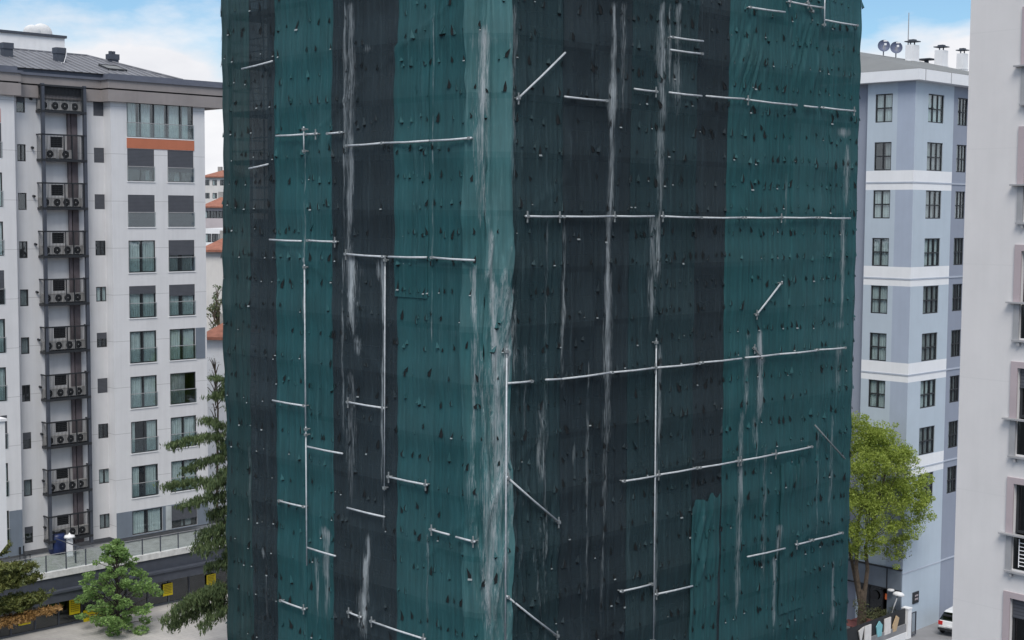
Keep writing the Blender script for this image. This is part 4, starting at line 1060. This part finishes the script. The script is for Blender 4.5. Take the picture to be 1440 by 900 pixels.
# low forecourt wall with hanging boards, gate pier and lamp
pier = on_ground(1274, 897); pxl, pyl = BG.L(pier)
fw = thing('forecourt_wall', 'low grey wall with white base in front of the dark shop', 'wall', pier, BG.a)
mb = MB(); mb.box((-9, -.12, .45), (-.2, .12, .95)); mb.build('upper_wall', mat('grey_render', (.24, .24, .25, 1), .8, .1, 2), fw)
mb = MB(); mb.box((-9, -.16, 0), (-.2, .16, .448)); mb.build('white_base', m_white, fw)
mb = MB(); mb.box((-9, -.03, .952), (-.2, .03, 1.9)); mb.build('dark_screen', m_black, fw)
bd = [('white', .35, .9, (.72, .70, .68, 1), 'square white board on the dark forecourt screen beside the turquoise one', 1222.5, 0), ('turquoise', .3, .8, (.22, .5, .55, 1), 'turquoise pointed board on the dark forecourt screen', 1238.5, 1), ('white', .35, .9, (.70, .66, .64, 1), 'cream white board on the dark forecourt screen beside the lamp', 1250, 0),
      ('tan', .35, .7, (.50, .36, .22, 1), 'tan wooden board leaning under the white lamp by the gate pier', 1261, 2), ('white', .3, .7, (.66, .64, .62, 1), 'narrow white pennant board nearest the tree trunk', 1213, 3)]
FG = Grid((pier.x, pier.y), THETA)
for nm, w, h, col, lab, px, kind in bd:
    x, z = FG.A(px, 880, -.2)
    w = .62 if kind < 2 else .55
    r = thing('hanging_board', lab, 'board', FG.Wd(x, -.10, 1.25), BG.a, 'coloured boards on the forecourt screen')
    pts = {0: [(-.36, -.5), (.36, -.5), (.36, .5), (-.36, .5)], 1: [(-.2, -.45), (.25, -.45), (.34, .2), (0, .5), (-.34, .2)], 2: [(-.3, -.5), (.1, -.5), (.42, .25), (.1, .45), (-.3, -.1)], 3: [(0, -.5), (.3, .5), (-.28, .35)]}[kind]
    mb = MB(); mb.prism(pts, -.03, .03, 0, ax=1); mb.build('panel', mat('board_'+nm, col, .7, .08, 3), r)
    mb = MB(); mb.tube([(0, .04, .2), (0, .075, .2)], .03, 6); mb.build('hook', m_black, r)
gp = thing('gate_pier', 'white square gate pier with grey gate frame in front of the blue wall', 'pier', pier, BG.a)
mb = MB(); mb.box((-.2, -.22, 0), (.22, .22, 1.85)); mb.box((-.23, -.25, 1.85), (.25, .25, 1.92)); mb.build('pier', m_white, gp)
mb = MB(); mb.box((.27, -.2, .1), (.32, -.14, 1.55)); mb.box((.27, -.2, 1.5), (.85, -.14, 1.55)); mb.box((.8, -.2, .1), (.85, -.14, 1.55)); mb.box((.27, -.2, .1), (.85, -.14, .15))
for k in range(4): mb.box((.38+.11*k, -.18, .15), (.395+.11*k, -.16, 1.5))
mb.build('gate', m_charcoal, gp)
lp = on_ground(1252, 905)
sl_ = thing('street_lamp', 'thin grey lamp post with white hooded head beside the gate pier', 'lamp', lp, BG.a)
top = 2.9
mb = MB(); mb.tube([(0, 0, 0), (0, 0, 1.7), (.35, 0, 2.3), (.9, .1, 2.75)], .05, 8, r1=.035); mb.build('post', m_grey, sl_)
mb = MB(); mb.lathe([(0, .16), (.2, .14), (.34, .05), (.36, -.1), (.2, -.12), (0, -.12)], n=14); mb.build('lamp_head', m_white, sl_, True, (1.0, .1, 2.85), (0, R(14), 0))
sc_ = thing('security_light', 'small white flood light over the shop doorway', 'lamp', BG.Wd(-.35, bB(1257, 828)[0], bB(1257, 828)[1]), BG.a)
mb = MB(); mb.lathe([(0, .06), (.2, .04), (.22, -.06), (0, -.07)], n=12); mb.build('head', m_white, sc_, True); mb = MB(); mb.tube([(0, 0, 0), (.25, 0, .02)], .03, 6); mb.build('arm', m_black, sc_)
# terracotta planters / table tops under the tree
for k, (px, py, lab) in enumerate(((1196.5, 893, 'red-brown cafe table by the tree trunk nearest the netting'), (1214, 889, 'red-brown cafe table behind the white boards'))):
    p = on_ground(px, py); r = thing('cafe_table', lab, 'table', p, BG.a, 'red-brown cafe tables in the shop forecourt')
    mb = MB(); mb.box((-.6, -.6, .72), (.6, .6, .77)); mb.build('top', mat('red_brown_top', (.20, .075, .07, 1), .6, .1, 3), r)
    mb = MB(); mb.tube([(0, 0, 0), (0, 0, .72)], .05, 8); mb.box((-.3, -.3, 0), (.3, .3, .03)); mb.build('leg', m_black, r)

# parked car
cp = on_ground(1336, 897); _f = Vector((math.cos(math.radians(52)), math.sin(math.radians(52)), 0)); cp = cp+_f*2.1
car = thing('parked_car', 'white hatchback parked by the blue wall, half hidden by the white block', 'car', (cp.x, cp.y, .006), R(52))
def carbody():
    # cross sections along the length (x forward), half width and height
    prof = [(-2.05, .45, .55), (-2.0, .35, .95), (-1.9, .32, 1.0), (-1.1, .3, .98), (0, .3, .96), (1.0, .3, .92), (1.7, .32, .82), (2.02, .36, .68), (2.1, .42, .52)]
    mb = MB(); rings = []
    for x, zb, zt in prof:
        w = .86 - .10*(abs(x)/2.1)**4
        pts = [(-w*.92, zb), (-w, zb+.15), (-w, zt-.12), (-w*.93, zt), (w*.93, zt), (w, zt-.12), (w, zb+.15), (w*.92, zb)]
        rings.append([(x, y, z) for y, z in pts])
    for a, b in zip(rings, rings[1:]):
        for k in range(8): mb.poly([a[k], a[(k+1) % 8], b[(k+1) % 8], b[k]])
    mb.poly(rings[0]); mb.poly(rings[-1][::-1]); return mb
b = carbody().build('body', m_carw, car)
mb = MB(); base = [(-1.95, .98), (-1.55, 1.42), (-1.2, 1.47), (.1, 1.45), (.95, .95)]
L_ = [(x, -.78 if z < 1.2 else -.62, z) for x, z in base]; R_ = [(x, -y, z) for x, y, z in L_]
mb.poly(L_, 1); mb.poly(R_[::-1], 1)
for i in range(4): mb.poly([L_[i], L_[i+1], R_[i+1], R_[i]], 0 if i in (1, 2) else 1)
mb.build('cabin', [m_carw, m_glass_d], car)
mb = MB(); mb.box((-1.75, -.6, .9), (.7, .6, 1.3)); mb.build('interior', m_black, car)
for x in (-1.3, 1.3):
    for y in (-.78, .78):
        mb = MB(); mb.lathe([(.18, -.1), (.31, -.1), (.33, -.06), (.33, .06), (.31, .1), (.18, .1)], n=20); w = mb.build('wheel', m_rubber, car, True, (x, y, .33), (R(90), 0, 0))
        mb = MB(); mb.lathe([(0, .085), (.2, .08), (.2, -.08), (0, -.085)], n=14); mb.build('rim', m_steel, w)
for y in (-.66, .66):
    mb = MB(); mb.box((-2.07, y-.13, .72), (-1.95, y+.13, .95)); mb.build('tail_light', m_red, car)
    mb = MB(); mb.box((1.95, y-.15, .6), (2.08, y+.15, .74)); mb.build('headlight', m_white, car)
mb = MB(); mb.box((-2.09, -.26, .6), (-2.05, .26, .71)); mb.build('number_plate', m_white, car)
mb = MB(); mb.box((-2.1, -.8, .38), (-2.0, .8, .52)); mb.build('bumper', m_black, car)
# forecourt surface
fc = MB(); c = [BG.Wd(-30, -60, .006), BG.Wd(40, -60, .006), BG.Wd(40, 30, .006), BG.Wd(-30, 30, .006)]; fc.poly(c); tag(fc.build('road', mat('worn_concrete_road', (.24, .24, .25, 1), .9, .1, .8, bump=.2)), kind='structure')

# ================================================================== RIGHT: NEAR WHITE BLOCK
NG = Grid(at_y(1356.5, 300, 38), 40)
nB = NG.B
nb = thing('white_apartment_block', 'near white apartment block edge with mauve trimmed windows at the right', 'building', NG.o, NG.a)
y0, y1 = nB(1427, 385)[0], nB(1427, 385)[0]-1.7     # opening runs toward the camera
yin = nB(1436.5, 385)[0]
zl = nB(1430, 425)[1]; FHn = zl - nB(1430, 589)[1]
mb = MB(); ops = []; zz = []
for k in range(-4, 5):
    l = zl-k*FHn
    if l-1.0 < .5: continue
    ops.append((yin-1.5, yin, l-.93, l+1.33)); zz.append(l)
wall(mb, PB(0), -7, 0, 0, zl+5*FHn, ops, 0, 1, .2, .9)
zt = zl+5*FHn
mb.poly([(0, 0, 0), (12, 0, 0), (12, 0, zt), (0, 0, zt)]); mb.poly([(0, -7, 0), (12, -7, 0), (12, -7, zt), (0, -7, zt)]); mb.poly([(12, -7, 0), (12, 0, 0), (12, 0, zt), (12, -7, zt)]); mb.poly([(0, -7, zt), (0, 0, zt), (12, 0, zt), (12, -7, zt)])
mb.build('wall', [mat('white_render', (.66, .64, .635, 1), .8, .03, .7, bump=.12, streak=.06, joint=(FHn, zl+1.33-.4), jcol=(.60, .585, .58, 1)), m_dark], nb)
for k, (o, l) in enumerate(zip(ops, zz)):
    P = PB(0); t = yin-y0
    mb = MB()
    mb.pbox(P, yin, y0, l, l+1.33+.16, -.0, .05); mb.pbox(P, o[0]-.2, o[0], l, l+1.33+.16, 0, .05); mb.pbox(P, o[0], yin, l+1.33, l+1.33+.16, 0, .05)
    f = mb.build('trim', m_mauve, nb)
    mb = MB(); mb.pbox(P, o[0]-.3, y0+.14, l-.03, l+.01, .0, .17); mb.build('ledge', m_grey, f)
    window(nb, P, o[0], o[1], l+.02, o[3], cols=2, dep=.16, bar=.07, shut=.35 if k % 2 else 0, curt=[(.55, .95)], glass=m_glass_d)
    mb = MB(); mb.pbox(P, yin, yin+.16, l-.98, l-.03, 0, .06); mb.pbox(P, o[0]-.16, yin+.16, l-1.02, l-.97, 0, .12); mb.pbox(P, yin-.05, yin+.02, l-1.12, l-1.02, 0, .1)
    j = mb.build('juliet_frame', m_grey, nb)
    mb = MB(); mb.pbox(P, o[0], yin-.02, l-.95, l-.05, -.05, -.03); mb.build('juliet_glass', m_glass_d, j)
    if l < 19:
        mb = MB()
        for q in range(7): mb.tube([P(o[0], l-.2-.1*q, .02), P(yin-.2, l-.2-.1*q, .02)], .012, 4)
        mb.tube([P(yin-.2, l-.1, .02), P(yin-.2, l-.85, .02)], .014, 4); mb.build('drying_rack', m_white, j)
# ================================================================== TREES
def leaves_mesh(name, m, parent, C, size, rs, elong=1.0, down=0.0):
    """one small bent leaf card per centre, spread through the crown's volume"""
    n = len(C); d = rs.normal(size=(n, 3)); d[:, 2] -= down*2
    d /= np.linalg.norm(d, axis=1, keepdims=True)
    e = np.cross(d, rs.normal(size=(n, 3))); e /= np.linalg.norm(e, axis=1, keepdims=True)
    k = size*rs.uniform(.6, 1.3, size=(n, 1))
    a = C-d*k*elong; b = C+e*k*.5; c = C+d*k*elong; f = C-e*k*.5
    V = np.stack([a, b, c, f], 1).reshape(-1, 3)
    me = bpy.data.meshes.new(name); me.vertices.add(4*n); me.vertices.foreach_set('co', V.ravel())
    me.loops.add(4*n); me.loops.foreach_set('vertex_index', np.arange(4*n))
    me.polygons.add(n); me.polygons.foreach_set('loop_start', np.arange(n)*4); me.polygons.foreach_set('loop_total', np.full(n, 4))
    me.update(calc_edges=True); me.validate(); me.materials.append(m)
    o = bpy.data.objects.new(name, me); COL.objects.link(o); o.parent = parent; return o
def clumps(cent, rad, per, rs, flat=.75):
    out = []
    for c, r in zip(cent, rad):
        n = int(per*(r/.8)**2); p = rs.normal(size=(n, 3)); p /= np.linalg.norm(p, axis=1, keepdims=True)
        p *= (rs.uniform(.25, 1, size=(n, 1))**.45)*r; p[:, 2] *= flat; out.append(p+np.array(c))
    return np.concatenate(out)
L_maple = leaf_mat('maple_leaf', (.10, .185, .055, 1), (.29, .44, .15, 1), .42)
L_spring = leaf_mat('spring_leaf', (.16, .225, .035, 1), (.42, .50, .11, 1), .42)
L_cedar = leaf_mat('cedar_needle', (.032, .062, .028, 1), (.15, .20, .085, 1), .25)
L_pine = leaf_mat('pine_needle', (.05, .075, .02, 1), (.16, .17, .05, 1), .15)
L_rust = leaf_mat('rusty_needle', (.16, .085, .025, 1), (.32, .19, .07, 1), .15)
L_olive = leaf_mat('olive_leaf', (.05, .06, .025, 1), (.14, .15, .07, 1), .2)

# street maple
rs = np.random.RandomState(5)
p = at_y(164, 800, 86); gx = p.x
maple = thing('street_tree', 'young green maple on the pavement before the dark shop row', 'tree', (gx, 86, .1))
zz = lambda py: at_y(164, py, 86).z-.1
ztop, zlow = zz(757), zz(893)
mb = MB(); mb.tube([(0, 0, 0), (.03, .02, 1.5), (0, 0, 3.5), (.05, 0, ztop-.8)], .12, 8, r1=.025)
cent, rad = [], []
for k in range(105):
    t = (k+.5)/105; z = zlow+.5+(ztop-zlow-.7)*t
    R0 = 2.55*(1-max(0, t-.30)/.70)**.75*min(1, .6+t*1.6)
    a = k*2.4+rs.uniform(-.4, .4); rr = R0*rs.uniform(.3, 1.12)
    c = (rr*math.cos(a), rr*math.sin(a), z+rs.uniform(-.25, .25)); cent.append(c); rad.append(rs.uniform(.26, .56)*(1-.3*t))
    mb.tube([(0, 0, max(.8, z-.7-.25*rr)), (c[0]*.5, c[1]*.5, z-.25), c], .035, 5, r1=.01)
mb.build('trunk', m_bark_d, maple)
leaves_mesh('crown', L_maple, maple, clumps(cent, rad, 520, rs, .6), .105, rs, .8)

# yellow-green tree by the blue block
rs = np.random.RandomState(8)
tp = on_ground(1211, 902); Y = tp.y
spring = thing('spring_tree', 'tall spreading tree with fresh yellow-green leaves before the blue block', 'tree', (tp.x, tp.y, 0))
def loc(px, py, dy=0): q = at_y(px, py, Y+dy); return (q.x-tp.x, q.y-tp.y, q.z)
mb = MB()
mb.tube([(0, 0, 0), loc(1212, 870), loc(1213, 830)], .34, 10, r1=.22)
mb.tube([loc(1212, 862), loc(1204, 800), loc(1206, 740), loc(1222, 660)], .17, 8, r1=.05)
mb.tube([loc(1214, 850), loc(1220, 800), loc(1217, 770), loc(1240, 690), loc(1250, 640)], .15, 8, r1=.04)
mb.tube([loc(1210, 850), loc(1198, 790, 1), loc(1180, 700, 1), loc(1175, 650, 1.5)], .14, 8, r1=.04)
cent, rad = [], []
blobs = [(1215, 610, 0, 1.0), (1240, 612, 0, .9), (1262, 640, .4, 1.0), (1278, 670, 0, .95), (1290, 700, -.3, .9), (1297, 722, .4, .65), (1284, 740, 0, .7), (1250, 650, -1, 1.0), (1225, 650, -1.2, 1.0), (1205, 660, -1, 1.0),
         (1235, 700, -1, 1.0), (1262, 705, -.8, .95), (1210, 705, -1, 1.0), (1215, 745, -.8, .95), (1240, 745, -.8, .8), (1205, 775, -.4, .55), (1230, 770, -.5, .5), (1268, 765, .3, .55), (1256, 778, .4, .45), (1190, 640, .5, 1.1), (1180, 700, .5, 1.1), (1188, 750, .5, .9), (1225, 630, 1.2, 1), (1255, 690, 1.4, 1), (1215, 700, 1.5, 1), (1205, 595, 0, .7), (1300, 700, 0, .5), (1275, 640, -.4, .6), (1252, 618, 0, .6)]
for px, py, dy, r in blobs:
    c = np.array(loc(px, py, dy)); 
    mb.tube([loc(1222, 760), tuple((np.array(loc(1222, 760))+c)/2+np.array([0, 0, .3])), tuple(c)], .028, 5, r1=.008)
    for q in range(8): cent.append(c+rs.normal(size=3)*r*.5); rad.append(r*rs.uniform(.25, .55))
mb.build('trunk', m_bark, spring)
filler = clumps([np.array(loc(px, py, dy)) for px, py, dy, r in blobs], [r*1.15 for px, py, dy, r in blobs], 420, rs, .9)
leaves_mesh('crown', L_spring, spring, np.concatenate([clumps(cent, rad, 800, rs, .8), filler]), .06, rs, 1.2, .3)
rs2 = np.random.RandomState(18)
sp_c = [np.array(loc(1250+rs2.uniform(-12, 28), 768+rs2.uniform(-14, 16), .6)) for k in range(14)]
leaves_mesh('sparse_foliage', leaf_mat('grey_green_leaf', (.12, .14, .08, 1), (.26, .29, .2, 1), .3), spring, clumps(sp_c, [.45]*14, 130, rs2), .05, rs2, 1.3)
leaves_mesh('trunk_shoots', L_olive, spring, clumps([loc(1217, 862, -.3), loc(1209, 850, -.3), loc(1222, 868, -.3)], [.6, .5, .5], 260, rs2, .9), .06, rs2, 1.3)

# drooping cedar beside the netting
rs = np.random.RandomState(21)
CY = 80; cpos = at_y(325, 700, CY)
cedar = thing('cedar_tree', 'drooping dark green cedar at the left edge of the netting', 'tree', (cpos.x, CY, 0))
def cl(px, py, dy=0): q = at_y(px, py, CY+dy); return np.array((q.x-cpos.x, q.y-CY, q.z))
ztop = cl(318, 505)[2]
mb = MB(); mb.tube([(0, 0, 0), (0, 0, ztop*.5), (.1, 0, ztop)], .28, 8, r1=.04)
br = [((325, 605), (285, 590), .6, .8), ((325, 612), (236, 628), 0, 1.0), ((325, 640), (262, 662), 1, .9), ((325, 680), (232, 683), 0, 1.05), ((325, 695), (255, 712), -1, 1.2), ((325, 730), (275, 772), .4, 1.4), ((325, 755), (285, 775), -1, 1.2),
      ((325, 815), (232, 872), 0, 1.5), ((325, 825), (250, 852), -.9, 1.7), ((325, 832), (268, 845), .8, 1.6), ((325, 790), (290, 800), 1.2, 1.0), ((325, 560), (298, 556), 0, .6), ((325, 850), (285, 880), -1.2, 1.4), ((325, 540), (303, 530), .3, .5), ((325, 845), (240, 880), 1.0, 1.2), ((325, 655), (292, 690), -1, 1.2)]
pts_n = []
def cedar_branch(a, b, droop):
    a, b = np.array(a, float), np.array(b, float); L = np.linalg.norm(b-a)
    m_ = (a+b)/2 + np.array([0, 0, .12*L]); pl = []
    for t in np.linspace(0, 1, 12): pl.append((1-t)**2*a+2*t*(1-t)*m_+t*t*b)
    mb.tube([tuple(q) for q in pl], .05, 5, r1=.012, cap=False)
    for t in np.linspace(.12, 1, int(L*34)+4):
        c = (1-t)**2*a+2*t*(1-t)*m_+t*t*b
        c = c+np.array([rs.normal()*.16, rs.normal()*.32, rs.normal()*.05])
        ln = droop*rs.uniform(.15, .6)*(1-.35*t); k = int(ln/.045)+3
        sway = rs.normal(size=2)*.10
        for q in range(k):
            f = q/k; pts_n.append(c+np.array([sway[0]*f, sway[1]*f, -ln*f])+rs.normal(size=3)*.03)
        for q in range(7): pts_n.append(c+rs.normal(size=3)*np.array([.13, .2, .05]))
for (a, b, dy, dr) in br: cedar_branch(cl(*a), cl(*b, dy), dr)
for k in range(26):
    z = 3+(ztop-3.6)*(k/26); an = rs.uniform(-.9, 3.4); rr = 2.8*(1-.55*z/ztop)*rs.uniform(.6, 1)
    cedar_branch((0, 0, z+.2), (rr*math.cos(an), rr*math.sin(an)+.4, z-.4), 1.1)
mb.build('trunk', m_bark_d, cedar)
leaves_mesh('crown', L_cedar, cedar, np.array(pts_n), .055, rs, 2.4, 1.3)

# pine at the left edge, one branch gone rusty
rs = np.random.RandomState(33)
PYY = 78; pp = at_y(-26, 800, PYY)
pine = thing('pine_tree', 'layered pine at the left edge with one rusty brown branch', 'tree', (pp.x, PYY, 0))
def pl_(px, py, dy=0): q = at_y(px, py, PYY+dy); return np.array((q.x-pp.x, q.y-PYY, q.z))
zt = pl_(-20, 770)[2]
mb = MB(); mb.tube([(0, 0, 0), (0, 0, zt)], .16, 8, r1=.04)
def pad(a, b, w, n):
    a, b = np.array(a), np.array(b); out = []
    mb.tube([tuple(a), tuple((a+b)/2+np.array([0, 0, -.1])), tuple(b)], .05, 5, r1=.012)
    for k in range(n):
        t = rs.uniform(.15, 1)**.8; c = a+(b-a)*t
        c = c+np.array([rs.normal()*w*.4, rs.normal()*w*.8, rs.normal()*w*.22+.05]); out.append(c)
        cnt = 18
        for q in range(cnt): out.append(c+rs.normal(size=3)*np.array([.09, .09, .06]))
    return out
G, Rr = [], []
for a, b, w, n in (((-26, 830), (44, 797), .45, 150), ((-26, 835), (48, 812), .4, 130), ((-26, 860), (62, 838), .5, 170), ((-26, 865), (52, 848), .4, 120), ((-26, 800), (20, 815), .4, 90)): G += pad(pl_(*a), pl_(*b), w, n)
for k in range(10):
    an = rs.uniform(0, 6.28); z = zt*rs.uniform(.35, .95); G += pad((0, 0, z), (2.2*math.cos(an), 2.2*math.sin(an), z+.3), .45, 60)
for a, b, w, n in (((-26, 880), (80, 857), .26, 130), ((-26, 885), (45, 868), .3, 90)): Rr += pad(pl_(*a), pl_(*b, -.5), w, n)
mb.build('trunk', m_bark, pine)
leaves_mesh('crown', L_pine, pine, np.array(G), .075, rs, 1.6)
leaves_mesh('dry_branch', L_rust, pine, np.array(Rr), .075, rs, 1.6)

# background trees in the left gap
def bg_tree(label, px, Y, pyt, pyb, wpx, m, per, size, seed, name='background_tree'):
    rs = np.random.RandomState(seed); b = at_y(px, pyb, Y); t = at_y(px, pyt, Y); w = wpx*Y/2000
    r = thing(name, label, 'tree', (b.x, Y, 0))
    mb = MB(); mb.tube([(0, 0, 0), (.2, 0, b.z), (0, 0, t.z-.5)], .13, 7, r1=.02); cent, rad = [], []
    for k in range(26):
        f = rs.rand(); z = b.z+(t.z-b.z)*f; a = rs.uniform(0, 6.28); q = w*.5*rs.uniform(.2, 1)*math.sin(math.pi*(.15+.75*f))
        c = (q*math.cos(a), q*math.sin(a), z); cent.append(c); rad.append(rs.uniform(.25, .5)*w*.35)
        mb.tube([(0, 0, max(1, z-1)), (c[0]*.6, c[1]*.6, z-.3), c], .05, 4, r1=.015)
    mb.build('trunk', m_bark, r)
    leaves_mesh('crown', m, r, clumps(cent, rad, per, rs), size, rs)
bg_tree('dark leafy tree in front of the pale blank-walled house', 306, 135, 398, 450, 34, L_cedar, 160, .12, 41)
bg_tree('olive green bushy tree below the dark one in the left gap', 302, 128, 425, 500, 40, L_olive, 160, .12, 42)
bg_tree('grey half-bare tree before the low white house', 303, 112, 500, 575, 40, leaf_mat('sparse_grey_leaf', (.18, .165, .13, 1), (.34, .31, .26, 1), .3), 30, .06, 43, 'bare_tree')
# shrubs at the forecourt
for k, (px, py, lab) in enumerate(((1232, 893, 'low green shrub behind the forecourt wall'),)):
    rs = np.random.RandomState(60+k); q = on_ground(px, py); r = thing('shrub', lab, 'shrub', q)
    mb = MB()
    for j in range(7): an = j*.9; mb.tube([(0, 0, 0), (.3*math.cos(an), .3*math.sin(an), .7), (.45*math.cos(an), .45*math.sin(an), 1.2)], .025, 5, r1=.008)
    mb.build('stem', m_bark, r); leaves_mesh('foliage', L_olive, r, clumps([(rs.normal()*.4, rs.normal()*.4, 1.1+rs.rand()*.6) for j in range(8)], [.4]*8, 260, rs), .06, rs)
#%%WORLD
SUN_AZ, SUN_EL = R(183), R(54)      # azimuth measured clockwise from +Y
wd = bpy.data.worlds.new('World'); SC.world = wd; wd.use_nodes = True
nt = wd.node_tree; ns, ls = nt.nodes, nt.links; ns.clear()
out = ns.new('ShaderNodeOutputWorld'); bg = ns.new('ShaderNodeBackground'); ls.new(bg.outputs[0], out.inputs[0])
sky = ns.new('ShaderNodeTexSky'); sky.sky_type = 'NISHITA'; sky.sun_disc = False; sky.sun_elevation = SUN_EL; sky.sun_rotation = SUN_AZ
sky.air_density = 1.0; sky.dust_density = .2; sky.ozone_density = 1.2; sky.altitude = 100
tc = ns.new('ShaderNodeTexCoord'); mp = ns.new('ShaderNodeMapping'); mp.inputs['Scale'].default_value = (1, 1, 2.4); mp.inputs['Location'].default_value = (8.3, 4.4, .2)
ls.new(tc.outputs['Generated'], mp.inputs['Vector'])
n1 = noise(ns, ls, mp.outputs[0], 3.4, 7, .55)
sz = N(ns, 'ShaderNodeSeparateXYZ'); ls.new(tc.outputs['Generated'], sz.inputs[0])
bias = mth(ns, ls, 'MULTIPLY', mth(ns, ls, 'SUBTRACT', .108, sz.outputs[2]), 3.6)     # cumulus banks thicken towards the horizon
bias = mth(ns, ls, 'MAXIMUM', mth(ns, ls, 'MINIMUM', bias, .30), -.15)
hi = N(ns, 'ShaderNodeMapRange'); ls.new(sz.outputs[2], hi.inputs[0]); hi.inputs[1].default_value = .2; hi.inputs[2].default_value = .45; hi.inputs[4].default_value = .24
bias = mth(ns, ls, 'ADD', bias, hi.outputs[0])
cm = ramp(ns, ls, mth(ns, ls, 'ADD', n1, bias), [(.48, 0.0), (.59, 1.0)])
n2 = noise(ns, ls, mp.outputs[0], 9, 6, .6)
cc = ramp(ns, ls, n2, [(.3, (3.55, 3.6, 3.8, 1)), (.7, (4.25, 4.25, 4.35, 1))])
ls.new(mix(ns, ls, cm, mix(ns, ls, 1.0, sky.outputs[0], (.385, .475, .53, 1), 'MULTIPLY'), cc), bg.inputs[0])
bg.inputs['Strength'].default_value = .12
sd = bpy.data.lights.new('sun', 'SUN'); sd.energy = 1.5; sd.angle = R(28); sd.color = (1, .96, .9)
so = bpy.data.objects.new('sun', sd); COL.objects.link(so)
sdir = Vector((math.sin(SUN_AZ)*math.cos(SUN_EL), math.cos(SUN_AZ)*math.cos(SUN_EL), math.sin(SUN_EL)))
so.rotation_euler = (-sdir).to_track_quat('-Z', 'Y').to_euler(); so.location = (0, -20, 80)
vs = SC.view_settings; vs.view_transform = 'Standard'; vs.look = 'None'; vs.gamma = 1; vs.exposure = .95; vs.use_curve_mapping = False
SC.render.resolution_x = 1024; SC.render.resolution_y = 640
SC.cycles.max_bounces = 6; SC.cycles.transparent_max_bounces = 12; SC.cycles.use_denoising = True
